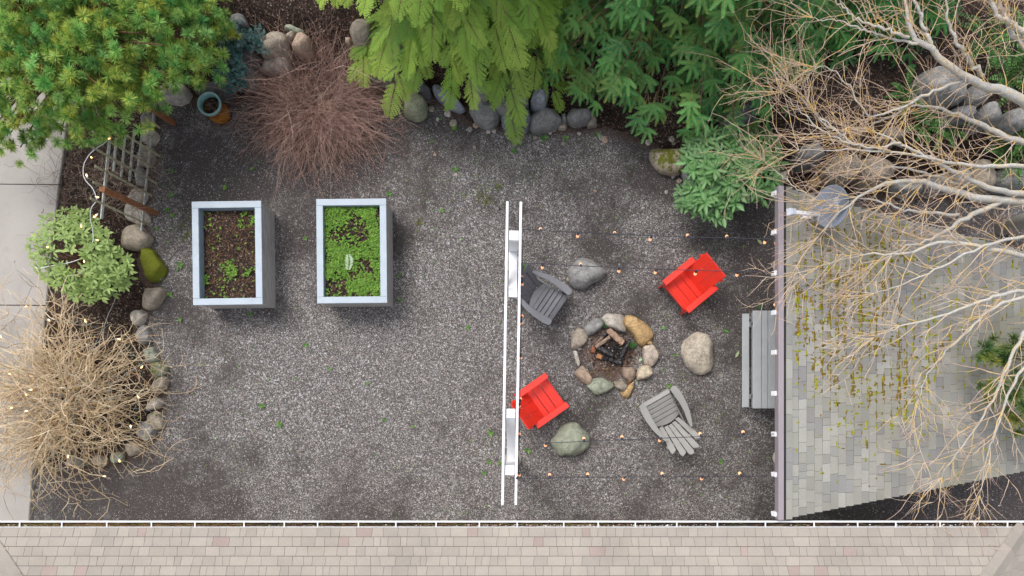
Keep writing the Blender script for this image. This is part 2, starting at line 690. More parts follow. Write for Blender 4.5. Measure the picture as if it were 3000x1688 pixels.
X, Y, F = grid(-13, 14, -6.5, 7.6, .05)
dark_w = np.zeros_like(X)  # weights of soft round patches: positive darkens the gravel, negative keeps it paler
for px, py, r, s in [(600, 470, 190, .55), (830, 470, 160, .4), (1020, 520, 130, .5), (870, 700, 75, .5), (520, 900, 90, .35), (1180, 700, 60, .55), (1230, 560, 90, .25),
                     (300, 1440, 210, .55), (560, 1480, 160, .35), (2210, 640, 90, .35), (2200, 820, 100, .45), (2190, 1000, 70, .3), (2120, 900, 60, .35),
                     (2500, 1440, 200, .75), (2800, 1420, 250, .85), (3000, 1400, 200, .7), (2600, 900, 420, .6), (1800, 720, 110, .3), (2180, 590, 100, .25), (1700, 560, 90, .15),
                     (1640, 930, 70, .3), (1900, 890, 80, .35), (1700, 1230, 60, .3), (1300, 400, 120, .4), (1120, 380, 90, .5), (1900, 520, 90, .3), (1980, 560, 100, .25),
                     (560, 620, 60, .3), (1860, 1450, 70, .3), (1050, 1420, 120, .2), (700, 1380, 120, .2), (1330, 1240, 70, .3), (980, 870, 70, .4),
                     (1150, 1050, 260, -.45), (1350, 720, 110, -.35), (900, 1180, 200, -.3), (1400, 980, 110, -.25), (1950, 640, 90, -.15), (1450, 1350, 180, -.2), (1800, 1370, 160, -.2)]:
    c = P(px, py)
    dark_w += s * np.exp(-((X - c[0]) ** 2 + (Y - c[1]) ** 2) / (2 * (r / 154 * .62) ** 2))
litter = .55 * (1 - smooth(.0, .40, poly_dist(X, Y, BED))) + in_poly(X, Y, BED) * .6
litter = np.maximum(litter, .75 * (1 - smooth(-.10, .35, -foot_d(X, Y))))
rr = np.hypot(X - RING_C[0], Y - RING_C[1])
litter = np.maximum(litter, .62 * (1 - smooth(.35, .62, rr)))
bc = P(935, 290)
litter = np.maximum(litter, .6 * (1 - smooth(1.1, 1.7, np.hypot(X - bc[0], (Y - bc[1]) * 1.1))))
Z = (fbm(X * .7, Y * .7, 3, 4) - .5) * .05 + (fbm(X * 5, Y * 5, 9, 3) - .5) * .012
Z -= .05 * smooth(.0, .5, foot_d(X, Y))
mb = MB()
mb.add(np.stack([X, Y, Z], -1), F, np.stack([dark_w, litter, 0 * X], -1))
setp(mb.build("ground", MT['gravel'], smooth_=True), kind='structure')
mb = MB()
mb.add([[-150, -150, -.12], [150, -150, -.12], [150, 150, -.12], [-150, 150, -.12]], np.array([[0, 1, 2, 3]]), (.2, .5, 0))
setp(mb.build("terrain", MT['soil']), kind='structure')

# planted bank behind the boulders
X, Y, F = grid(-13, 14, 1.5, 13, .07)
Z = Ht(X, Y) + (fbm(X * 1.5, Y * 1.5, 21, 5) - .5) * .16 - .02
ok = foot_d(X, Y) > -.16
F = F[ok[F].all(1)]
Z = np.where(foot_d(X, Y) < .0, Z - .05, Z)
mb = MB()
mb.add(np.stack([X, Y, Z], -1), F, (0, 0, 0))
setp(mb.build("soil_bank", MT['soil'], smooth_=True), kind='structure')

# mulched planting bed beside the driveway
x0, y0 = BED.min(0) - .1
x1, y1 = BED.max(0) + .1
X, Y, F = grid(x0, x1, y0, y1, .05)
d = poly_dist(X, Y, BED) * np.where(in_poly(X, Y, BED), 1, -1) + (fbm(X * 3, Y * 3, 31, 4) - .5) * .35
Z = -.05 + .13 * smooth(-.05, .35, d) + (fbm(X * 2.5, Y * 2.5, 33, 4) - .5) * .06
F = F[(d > -.12)[F].all(1)]
mb = MB()
mb.add(np.stack([X, Y, Z], -1), F, (0, 0, 0))
setp(mb.build("soil_bed", MT['soil'], smooth_=True), kind='structure')

# concrete driveway: three poured slabs with open joints
mb = MB()
EDGE_PX = [(200, -900), (193, 395), (172, 540), (134, 896), (84, 1522), (30, 2300)]
JOINT = [(193, 100), (167, 541), (134, 897), (84, 1530)]


def edge_x(py):
    return np.interp(py, [b for a, b in EDGE_PX], [a for a, b in EDGE_PX])


cuts = [-700, 120, 541, 895, 2000]
for a, b in zip(cuts[:-1], cuts[1:]):
    ys = np.linspace(a + 1.4, b - 1.4, 6)
    r_ = P(edge_x(ys), ys, .10)
    l_ = P(np.full(6, -1400.), ys - (edge_x(ys) + 1400) * .008, .10)
    V = []
    n = 6
    for k in range(n):
        V += [l_[k], r_[k] - np.array([.015, 0, 0]), r_[k] - np.array([0, 0, .015]), r_[k] * np.array([1, 1, 0]) - np.array([-.01, 0, .15]), l_[k] * np.array([1, 1, 0]) - np.array([0, 0, .15])]
    fs = []
    for k in range(n - 1):
        for j in range(4):
            fs.append([k * 5 + j, (k + 1) * 5 + j, (k + 1) * 5 + j + 1, k * 5 + j + 1])
    mb.add(V, [np.array(fs), np.array([[0, 1, 2, 3, 4], [(n - 1) * 5 + j for j in (4, 3, 2, 1, 0)]])], (.4, .4, .4))
setp(mb.build("driveway", MT['concrete']), kind='structure')


# ================================================================== shingled roofs
def shingles(mb, r, O, A, U, n, courses, expo, wr, pal, start, end, skip_first=0.0, tilt=.010, narrow=None):
    """laminated asphalt tabs, one by one: O origin on the butt edge of course 0, A along, U upslope, n normal;
    start(k)/end(k): limits along A for course k"""
    T, FR, FL, C = [], [], [], []
    u = 0.0
    for k in range(courses):
        e = expo if not (narrow and k in narrow) else narrow[k]
        s0, s1, t0, t1 = start(u), end(u), start(u + e), end(u + e)
        # cut positions as fractions so the ends follow the raking edges
        x = [0.0]
        L = s1 - s0
        while x[-1] < L:
            w = wr[0] + (wr[1] - wr[0]) * r.random() ** 1.3
            x.append(x[-1] + w)
        x = np.array(x[:-1] + [L]) if L - x[-2] > .03 else np.array(x[:-2] + [L])
        for i in range(len(x) - 1):
            sk0 = 0 if i == 0 else SK
            SK = (r.random() - .5) * .035 if i < len(x) - 2 else 0
            f0, f1 = x[i] / L, x[i + 1] / L
            a0, a1 = s0 + x[i] + .002, s0 + x[i + 1] - .002
            b0, b1 = (min(max(q, t0), t1) for q in (a0 + sk0, a1 + SK))
            if b1 - b0 < .004: continue
            h = tilt * (1.0 if r.random() < .6 else .55)
            p = [O + A * a0 + U * u + n * h, O + A * a1 + U * u + n * h, O + A * b1 + U * (u + e - .007) + n * .002, O + A * b0 + U * (u + e - .007) + n * .002,
                 O + A * a0 + U * u, O + A * a1 + U * u]
            b = len(T)
            T += p
            FR.append([b, b + 1, b + 2, b + 3])
            FR.append([b + 4, b + 5, b + 1, b])
            FL += [[b + 4, b, b + 3], [b + 5, b + 2, b + 1]]
            c = pal(r, k, a0)
            C += [c] * 6
        u += e
    mb.add(np.array(T), [np.array(FR), np.array(FL)], np.array(C))
    return u


# ================================================================== PAVILION (roof falls to the right, its plan narrows)
PZ = 2.70
PSL = .225
pA = P(2299, 547, PZ)
pB = P(2299, 1522, PZ)
X0 = pA[0]
pn = nz(np.array([PSL, 0, 1.0]))
pC = Pplane(np.array([3000.]), np.array([734.]), pA, pn)[0]
pD = Pplane(np.array([3000.]), np.array([1383.]), pA, pn)[0]
pav = empty("pavilion", (float(X0), 0.0, 0.0), "open pavilion with mossy grey shingle roof sloping away from a mauve metal edge", "pavilion")
po = np.array([X0, 0, 0])
U_ = nz(np.array([-1.0, 0, PSL]))          # upslope towards the high left edge
SL = 4.75                                   # slope length
O = np.array([pA[0], 0, PZ]) - U_ * SL
top_rate = (pC[1] - pA[1]) / (pC[0] - X0)
bot_rate = (pD[1] - pB[1]) / (pD[0] - X0)
cosr = 1 / math.sqrt(1 + PSL ** 2)
yt = lambda u: pA[1] + top_rate * (SL - u) * cosr
yb = lambda u: pB[1] + bot_rate * (SL - u) * cosr
Aax = np.array([0, 1.0, 0])
rs = rng(5)
G3 = [hexc(c) for c in ('#8d8c89', '#94928e', '#999793', '#92908b', '#8b8a8a', '#979590', '#9d9b98', '#888687')]


def pav_col(r, k, a):
    c = G3[r.integers(len(G3))] * (.94 + .12 * r.random())
    age = .5 + .5 * math.sin(a * 1.3 + k * .31) * math.sin(k * .2 + 1)
    return c * np.array([1, 1, .97 - .04 * age])


mb = MB()
nC = int((SL - .11) / .137) + 1
usd = shingles(mb, rs, O, Aax, U_, pn, nC, .137, (.10, .30), pav_col, yb, yt)
# cap course along the high edge
Oc = O + U_ * (SL - .115) + pn * .016
shingles(mb, rs, Oc, Aax, U_, pn, 1, .11, (.22, .32), pav_col, lambda u: yb(SL), lambda u: yt(SL))
roof = mb.build("roof", MT['shed_shingle'], pav, at=po)
# deck under the shingles
mb = MB()
q = [O + Aax * yb(0) - pn * .006, O + Aax * yt(0) - pn * .006, O + U_ * SL + Aax * yt(SL) - pn * .006, O + U_ * SL + Aax * yb(SL) - pn * .006]
q2 = [p - pn * .03 for p in q]
mb.add(np.array(q + q2), np.array([[0, 3, 2, 1], [4, 5, 6, 7], [0, 1, 5, 4], [1, 2, 6, 5], [2, 3, 7, 6], [3, 0, 4, 7]]), (.08, .07, .06))
mb.build("roof_deck", simple("roof_felt", (.05, .05, .05), .9, .2), pav, at=po)
# mauve drip edge: top flange and drop
mb = MB()
for xx, w, zz in ((X0 - .044, .052, PZ + .010), (X0 - .084, .030, PZ + .018)):
    box_mb(mb, (xx, (pA[1] + pB[1]) / 2, zz), (w, pA[1] - pB[1] + .02, .012), bev=.003)
box_mb(mb, (X0 - .096, (pA[1] + pB[1]) / 2, PZ - .06), (.012, pA[1] - pB[1] + .02, .15), bev=.003)
mb.build("edge_flashing", MT['mauve'], pav, at=po)
# rafters with white tails showing past the edge
rb = rng(6)
for py in (569, 682, 802, 917, 1033, 1153, 1272, 1390, 1505):
    a = P(2281, py, PZ - .15)
    fr_ = (a[1] - pB[1]) / (pA[1] - pB[1])
    b_ = np.array([X0 + 4.4, yb(.3) + .12 + fr_ * (yt(.3) - yb(.3) - .24), PZ - .15 - PSL * 4.4])
    mb = MB()
    beam_mb(mb, [X0 - .135, a[1], PZ - .14 + .135 * PSL], b_, .072, .12, col=(.8, .8, .8))
    mb.build("rafter", MT['white'], pav, at=po)
for px, py in ((2287, 779), (2287, 1341)):
    g0 = P(px, py)
    mb = MB()
    box_mb(mb, (g0[0], g0[1], 1.18), (.14, .14, 2.2))
    pst = mb.build("post", MT['white'], pav, at=po)
    mb = MB()
    lathe_mb(mb, [(.0, .10), (.14, .10), (.155, .085), (.16, -.2)], (g0[0], g0[1], 0), 28)
    mb.build("footing", simple("pale_footing", (.62, .58, .50), .8), pst, at=po)
for px, py in ((3000, 860), (3000, 1300)):
    g0 = P(px, py)
    mb = MB()
    box_mb(mb, (X0 + 4.1, g0[1], .8), (.14, .14, 1.6))
    mb.build("post", MT['white'], pav, at=po)
g0 = P(2287, 779)
mb = MB()
beam_mb(mb, [g0[0], pA[1] - .15, 2.33], [g0[0], pB[1] + .15, 2.33], .09, .18)
mb.build("beam", MT['white'], pav, at=po)
# moss in the shingle joints
mb = MB()
r = rng(8)
Tm = np.array([[1, 0, 0], [.5, .87, 0], [-.5, .87, 0], [-1, 0, 0], [-.5, -.87, 0], [.5, -.87, 0], [0, 0, .55]])
Fm = [np.array([[0, 1, 6], [1, 2, 6], [2, 3, 6], [3, 4, 6], [4, 5, 6], [5, 0, 6]])]
pos, sx, sy, cc = [], [], [], []
hot = [(2480, 950, 130, 4), (2540, 1000, 150, 4), (2360, 900, 110, 2.5), (2560, 690, 70, 3), (2470, 820, 110, 2.2), (2400, 760, 110, 1.2), (2580, 1180, 110, 1.6), (2750, 900, 240, .6), (2640, 1130, 60, 1)]
for k in range(1, nC + 1):
    u = k * .137
    n_ = 520
    y = yb(u) + (yt(u) - yb(u)) * r.random(n_)
    for j in range(n_):
        p0 = O + U_ * (u + (r.random() ** 2 * .05 - .135 * (r.random() < .12) * r.random()) - .004) + Aax * y[j]
        q = p0 - CAMP
        qx, qy = NADIR[0] - F_PX * q[0] / q[2], NADIR[1] + F_PX * q[1] / q[2]
        w = sum(s * math.exp(-((qx - a) ** 2 + (qy - b) ** 2) / (2 * (rad * .8) ** 2)) for a, b, rad, s in hot)
        dens = w * .085 * (.35 + 1.3 * vnoise(np.array([y[j] * 2.2]), np.array([k * 3.7]), 77)[0] ** 2 * 2)
        if r.random() > dens: continue
        pos.append(p0 + pn * .004)
        ln = .015 + .05 * r.random() ** 2
        horiz = r.random() < .3
        sx.append(.008 + .014 * r.random() + (ln if horiz else 0))
        sy.append(.008 + .012 * r.random() + (0 if horiz else ln))
        t = r.random()
        brown = r.random() < min(.75, .12 + .16 * w)
        cc.append(np.array([.22, .15, .02]) * (1 - t * .4) if brown else np.array([.21 + .1 * t, .24 + .06 * t, .012]))
pos, sx, sy, cc = map(np.array, (pos, sx, sy, cc))
M = np.zeros((len(pos), 3, 3))
M[:, :, 0] = U_ * sx[:, None]
M[:, :, 1] = Aax * sy[:, None]
M[:, :, 2] = pn * np.minimum(sx, sy)[:, None] * 1.2
inst(mb, Tm, Fm, M, pos, cc)
setp(mb.build("roof_moss", MT['debris']), kind='stuff')

# satellite dish on the roof
dc = Pplane(np.array([2434.]), np.array([605.]), pA + pn * .45, pn)[0]
dish = empty("satellite_dish", tuple(Pplane(np.array([2362.]), np.array([632.]), pA, pn)[0]), "oval grey satellite dish with white feed arm on the shingle roof", "satellite dish")
do = np.array(dish.location)
# the dish faces up and to the left, seen steeply
dn = nz(np.array([-.74, -.12, .66]))
dv = nz(np.array([.10, 1.0, .06]) - dn * (np.array([.10, 1.0, .06]) @ dn))
du = np.cross(dv, dn)
mb = MB()
rings = []
seg = 40
aa = np.arange(seg) * 2 * math.pi / seg
RV, RH = .305, .255
for s, dep in ((0.0, -.055), (.35, -.048), (.7, -.028), (.95, -.004), (1.0, .0), (1.0, -.014), (.7, -.045), (.0, -.075)):
    rings.append(dc + (dv * np.sin(aa)[:, None] * RV + du * np.cos(aa)[:, None] * RH) * max(s, .001) + dn * dep)
V = np.concatenate(rings)
k = np.arange(len(rings) - 1)[:, None] * seg
s_ = np.arange(seg)[None]
q = np.stack([k + s_, k + (s_ + 1) % seg, k + seg + (s_ + 1) % seg, k + seg + s_], -1).reshape(-1, 4)
mb.add(V, q, hexc('#7f8794'))
refl = mb.build("reflector", MT['galv'], dish, True, at=do)
# lettering along the dish, reading downwards in the picture
for txt, off, size, cl in (("dish", (.075, .135), .135, '#c9d3dd'), ("HD", (.07, -.105), .075, '#98a6b4')):
    cu = bpy.data.curves.new("lettering", 'FONT')
    cu.body = txt
    cu.size = size
    cu.extrude = .0015
    cu.space_character = .95
    to = bpy.data.objects.new("lettering_source", cu)
    COL.objects.link(to)
    dg = bpy.context.evaluated_depsgraph_get()
    me = bpy.data.meshes.new_from_object(to.evaluated_get(dg))
    bpy.data.objects.remove(to)
    co = np.zeros(len(me.vertices) * 3)
    me.vertices.foreach_get('co', co)
    co = co.reshape(-1, 3)
    # local x runs down the picture (-dv), local y to the right (du)
    lx, ly = off[1] - co[:, 0], off[0] - size * .35 + co[:, 1]
    rr2 = (lx / RV) ** 2 + (ly / RH) ** 2
    dep = -.055 + .055 * np.clip(rr2, 0, 1) ** 1.1 + .004 + co[:, 2]
    W = dc + dv * lx[:, None] + du * ly[:, None] + dn * dep[:, None] - do
    me.vertices.foreach_set('co', W.astype(np.float32).ravel())
    me.update()
    me.materials.clear()
    me.materials.append(simple("lettering_paint", hexc(cl), .5, .4, .03))
    lo = bpy.data.objects.new("lettering", me)
    COL.objects.link(lo)
    lo.parent = refl
# arm, feed horn and mast
fe = Pplane(np.array([2322.]), np.array([622.]), pA + pn * .50, pn)[0]
ab = Pplane(np.array([2397.]), np.array([630.]), pA + pn * .24, pn)[0]
mb = MB()
beam_mb(mb, ab + du * .02, fe, .055, .045, up=pn)
mb.build("feed_arm", MT['white'], dish, at=do)
mb = MB()
beam_mb(mb, fe - nz(fe - ab) * .03, fe + nz(fe - ab) * .08, .085, .09, up=pn)
beam_mb(mb, fe + nz(fe - ab) * .08, fe + nz(fe - ab) * .10, .10, .07, up=pn, col=(.05, .05, .06))
mb.build("receiver", simple("pale_grey_plastic", (.55, .57, .63), .5), dish, at=do)
mb = MB()
tube_mb(mb, [do + pn * .01, do + pn * .12, (ab + dc) / 2 - dn * .05], .022, 10)
for sx in (-1, 1):
    tube_mb(mb, [do + U_ * .1 * sx - Aax * .06, do + pn * .14], .012, 6)
box_mb(mb, do + pn * .012, (.16, .10, .012), np.stack([U_, np.cross(pn, U_), pn]))
mb.build("mast", MT['white'], dish, at=do)

# ================================================================== HOUSE: tan hip roof, gutter full of debris
HZ = 2.62
e0 = P(0, 1546, HZ)
HS = .36
hn = nz(np.array([0, HS, 1.0]))
house = empty("house", (0.0, float(e0[1]) - 1.0, 0.0), "house under a tan shingle hip roof with a white gutter along its eave", "house")
ho = np.array(house.location)
hU = nz(np.array([0, -1.0, HS]))
hA = np.array([-1.0, 0, 0])
EO = np.array([0, e0[1], HZ])


def hip_line(p1, p2):
    a = Pplane(np.array([float(p1[0])]), np.array([float(p1[1])]), EO, hn)[0]
    b = Pplane(np.array([float(p2[0])]), np.array([float(p2[1])]), EO, hn)[0]
    ua, ub = (a - EO) @ hU, (b - EO) @ hU
    sl = (b[0] - a[0]) / (ub - ua)
    return lambda u: a[0] + sl * (u - ua)


hr = hip_line((3000, 1548), (2904, 1688))
hl = hip_line((0, 1635), (35, 1688))
T3 = [hexc(c) for c in ('#9c958c', '#a0988f', '#9a938a', '#9f978d', '#9b948b')]


def house_col(r, k, a):
    c = T3[r.integers(len(T3))] * (.95 + .1 * r.random())
    if r.random() < .045: c = hexc('#9a8b84') * (.95 + .12 * r.random())
    return c


mb = MB()
rs = rng(15)
ncr = 16
shingles(mb, rs, EO, hA, hU, hn, ncr, .143, (.10, .27), house_col, lambda u: -hr(u), lambda u: -hl(u), tilt=.009)
# hip ends
HL = ncr * .143
for side, f in ((1, hr), (-1, hl)):
    c0 = EO + hU * 0 + np.array([f(0), 0, 0])
    c1 = EO + hU * HL + np.array([f(HL), 0, 0])
    out = np.array([side * 1.0, 0, 0])
    drop = (c1[2] - c0[2])
    run = abs(c1[0] - c0[0])
    u2 = nz(np.array([-side * run, 0, drop]))
    n2 = nz(np.cross(np.array([0, 1.0, 0]), u2))
    if n2[2] < 0: n2 = -n2
    L2 = math.hypot(run, drop)
    dy = (c1[1] - c0[1])
    # butt edges run along Y on the hip end
    shingles(mb, rs, np.array([c0[0], 0, HZ]), np.array([0, 1.0, 0]), u2, n2, int(L2 / .143), .143, (.10, .27), house_col,
             lambda u: c0[1] - 4.5, lambda u, dy=dy, L2=L2, c0=c0: c0[1] + dy * u / L2, tilt=.009)
    # hip cap pieces
    d = nz(c1 - c0)
    nh = nz(hn + n2)
    w = np.cross(nh, d)
    npc = int(np.linalg.norm(c1 - c0) / .145)
    for i in range(npc):
        a0 = c0 + d * .145 * i
        a1 = a0 + d * .20
        hh = .018
        col = house_col(rs, 0, 0) * .93
        V = np.array([a0 + w * .13 - nh * .028 + nh * hh, a0 + nh * (hh + .012), a0 - w * .13 - nh * .028 + nh * hh,
                      a1 + w * .13 - nh * .028, a1 + nh * .012, a1 - w * .13 - nh * .028,
                      a0 + w * .13 - nh * .034, a0 - nh * .0, a0 - w * .13 - nh * .034])
        fs = np.array([[0, 1, 4, 3], [1, 2, 5, 4], [6, 7, 1, 0], [7, 8, 2, 1]])
        mb.add(V, fs, col)
mb.build("roof", MT['house_shingle'], house, at=ho)
mb = MB()
c = [EO + np.array([hl(0), 0, 0]), EO + np.array([hr(0), 0, 0]), EO + hU * HL + np.array([hr(HL), 0, 0]), EO + hU * HL + np.array([hl(HL), 0, 0])]
dp = [p - hn * .004 for p in c] + [p - hn * .03 for p in c]
mb.add(np.array(dp), np.array([[0, 1, 2, 3], [7, 6, 5, 4], [0, 4, 5, 1], [1, 5, 6, 2], [2, 6, 7, 3], [3, 7, 4, 0]]), (.08, .07, .06))
mb.build("roof_deck", simple("dark_felt", (.045, .042, .04), .9, .2), house, at=ho)
xl, xr = hl(0), hr(0)
mb = MB()
box_mb(mb, ((xl + xr) / 2, e0[1] - .40 - 1.5, 1.25), (xr - xl - .8, 3.0, 2.4), bev=.01)
mb.build("wall", simple("house_siding", (.55, .53, .48), .8), house, at=ho)
mb = MB()
box_mb(mb, ((xl + xr) / 2, e0[1] + .010 - .05, HZ - .10), (xr - xl, .03, .17))
mb.build("fascia", MT['white'], house, at=ho)
# gutter: open trough, rolled front lip, hangers
gy0, gy1, gz = e0[1] + .002, P(1500, 1527, HZ - .02)[1], HZ - .02
mb = MB()
prof = [(gy0, gz + .01), (gy0, gz - .10), (gy0 + .05, gz - .115), (gy1 - .02, gz - .10), (gy1 + .004, gz - .03), (gy1 + .004, gz + .006), (gy1 - .018, gz + .008), (gy1 - .018, gz - .004),
        (gy1 - .006, gz - .010), (gy1 - .010, gz - .03), (gy1 - .028, gz - .09), (gy0 + .05, gz - .107), (gy0 + .006, gz - .092), (gy0 + .006, gz + .01)]
V = np.array([[xx, y, z] for xx in (xl - .05, xr + .05) for y, z in prof])
n = len(prof)
fs = np.array([[i, (i + 1) % n, n + (i + 1) % n, n + i] for i in range(n)])
mb.add(V, fs, (.8, .8, .8))
gut = mb.build("gutter", MT['white'], house, at=ho)
for px in (-60, 54, 178, 310, 441, 569, 713, 831, 929, 1049, 1159, 1277, 1404, 1515, 1652, 1753, 1862, 1984, 2103, 2244, 2387, 2515, 2627, 2757, 2859, 2955):
    gx = P(px, 1535, HZ)[0]
    mb = MB()
    box_mb(mb, (gx, (gy0 + gy1) / 2 - .008, gz - .006), (.020, gy1 - gy0 - .022, .012), bev=.002)
    box_mb(mb, (gx, gy0 + .03, gz - .0), (.008, .008, .006), bev=.001)
    mb.build("hanger", MT['white'], gut, at=ho)
# gutter litter: soil, needles, white grit
mb = MB()
r = rng(18)
gx_ = np.arange(xl, xr, .03)
gyy = np.linspace(gy0 + .008, gy1 - .03, 5)
XX, YY = np.meshgrid(gx_, gyy)
ZZ = gz - .055 + (fbm(XX * 4, YY * 20, 41, 3) - .5) * .035
nn = len(gx_)
i = np.arange(4)[:, None] * nn + np.arange(nn - 1)[None]
mb.add(np.stack([XX, YY, ZZ], -1).reshape(-1, 3), np.stack([i, i + 1, i + nn + 1, i + nn], -1).reshape(-1, 4), (.028, .020, .016))
N = 5200
gx1 = xl + (xr - xl) * r.random(N)
w = np.clip(.15 + 1.3 * (fbm(gx1 * .35, gx1 * 0 + .3, 43, 3) - .38) * 2.2, .04, 1)
gx1 = gx1[r.random(N) < w]
N = len(gx1)
p0 = np.stack([gx1, gy0 + .01 + (gy1 - gy0 - .05) * r.random(N), gz - .035 + .02 * r.random(N)], -1)
ang = r.normal(0, .7, N)
dv_ = np.stack([np.cos(ang), np.sin(ang) * .5, r.normal(0, .15, N)], -1) * (.02 + .05 * r.random(N))[:, None]
paths = np.stack([p0 - dv_, p0 + r.normal(0, .004, (N, 3)), p0 + dv_], 1)
V, q = tubes(paths, np.full((N, 3), .0018), 3)
cc = np.array([hexc('#8a6245'), hexc('#a58a68'), hexc('#5f4030'), hexc('#6f7a3a')])[r.integers(0, 4, N)]
mb.add(V, q, np.repeat(cc, 9, 0))
setp(mb.build("gutter_litter", MT['debris']), kind='stuff')
mb = MB()
N = 900
gx1 = xl + (xr - xl) * r.random(N)
q0 = 1545 + gx1 / (CAM_H - HZ) * 2000
w = .04 + .9 * np.exp(-((q0 - 1700) / 260) ** 2) + .8 * np.exp(-((q0 - 110) / 60) ** 2) + .25 * np.exp(-((q0 - 2800) / 200) ** 2) + .3 * np.exp(-((q0 - 1430) / 60) ** 2)
gx1 = gx1[r.random(N) < w]
N = len(gx1)
pos = np.stack([gx1, gy0 + .012 + .022 * r.random(N), np.full(N, gz - .035)], -1)
sc_ = (.006 + .012 * r.random(N) ** 2)
M = np.zeros((N, 3, 3))
M[:, 0, 0] = sc_; M[:, 1, 1] = sc_ * .8; M[:, 2, 2] = sc_ * .9
IC_t = (1 + 5 ** .5) / 2
ICO = nz(np.array([[-1, IC_t, 0], [1, IC_t, 0], [-1, -IC_t, 0], [1, -IC_t, 0], [0, -1, IC_t], [0, 1, IC_t], [0, -1, -IC_t], [0, 1, -IC_t], [IC_t, 0, -1], [IC_t, 0, 1], [-IC_t, 0, -1], [-IC_t, 0, 1]]))
ICF = np.array([[0, 11, 5], [0, 5, 1], [0, 1, 7], [0, 7, 10], [0, 10, 11], [1, 5, 9], [5, 11, 4], [11, 10, 2], [10, 7, 6], [7, 1, 8], [3, 9, 4], [3, 4, 2], [3, 2, 6], [3, 6, 8], [3, 8, 9], [4, 9, 5], [2, 4, 11], [6, 2, 10], [8, 6, 7], [9, 8, 1]])
inst(mb, ICO, [ICF], M, pos, np.tile(hexc('#d9d5cf'), (N, 1)))
setp(mb.build("gutter_grit", MT['pebble'], smooth_=True), kind='stuff')

# ================================================================== ARBOR of white boards
ab_h = 2.20
at = P(1505, 689, ab_h)
abt = P(1493, 1378.6, ab_h)
arbor = empty("arbor", tuple((at + abt) / 2 * np.array([1, 1, 0])), "slim white arbor of two long parallel boards on two posts, strung with bulbs", "arbor")
ao = np.array(arbor.location)
axd = nz((at - abt) * np.array([1, 1, 0]))
axn = np.array([axd[1], -axd[0], 0])          # to the right
b1 = P(1486.5, 590, ab_h + .02), P(1472, 1480, ab_h + .02)
b2 = P(1526, 591, ab_h + .02), P(1511, 1480, ab_h + .02)
for a, b in (b1, b2):
    mb = MB()
    beam_mb(mb, a - np.array([0, 0, .075]), b - np.array([0, 0, .075]), .040, .17)
    mb.build("crossbeam", MT['white'], arbor, at=ao)
for (pt, g_px, sgn) in ((at, (1501, 771), -1), (abt, (1503.5, 1344), 1)):
    g0 = P(*g_px, .04)
    pw = .155
    mb = MB()
    # the post, slightly out of plumb as in the photo
    top, bot = pt + np.array([0, 0, -.02]), np.array([g0[0], g0[1], .0])
    beam_mb(mb, bot, top, pw, pw, up=axd)
    post = mb.build("post", MT['white'], arbor, at=ao)
    mb = MB()
    lathe_mb(mb, [(.0, .06), (.145, .06), (.158, .045), (.162, -.2)], (g0[0], g0[1], 0), 32)
    mb.build("footing", MT['concrete'], post, at=ao)
    # curved knee brace running up to the boards
    mb = MB()
    n = 12
    c0 = top + (bot - top) * .40 + axd * sgn * pw * .5
    c1 = top + axd * sgn * .88 + np.array([0, 0, -.02])
    pts, W = [], []
    for k in range(n):
        t = k / (n - 1)
        h = c0 * (1 - t) + c1 * t
        bulge = np.array([0, 0, -.10]) * math.sin(math.pi * t)
        pts.append(h + bulge)
    pts = np.array(pts)
    ring = []
    tg = nz(np.gradient(pts, axis=0))
    up_ = nz(np.cross(tg, axn))
    up_ *= np.sign(up_[:, 2:3] + 1e-9)
    for k in range(n):
        for s1, s2 in ((-1, 1), (1, 1), (1, -1), (-1, -1)):
            ring.append(pts[k] + axn * .070 * s1 + up_[k] * (.055 * s2))
    fs = []
    for k in range(n - 1):
        for j in range(4):
            fs.append([k * 4 + j, k * 4 + (j + 1) % 4, (k + 1) * 4 + (j + 1) % 4, (k + 1) * 4 + j])
    fs += [[3, 2, 1, 0], [(n - 1) * 4 + j for j in range(4)]]
    mb.add(np.array(ring), np.array(fs), (.8, .8, .8))
    box_mb(mb, c1 + np.array([0, 0, -.03]) + axd * sgn * .02, (.15, .145, .06), np.stack([axd, axn, [0, 0, 1]]))
    mb.build("knee_brace", MT['white'], arbor, at=ao)


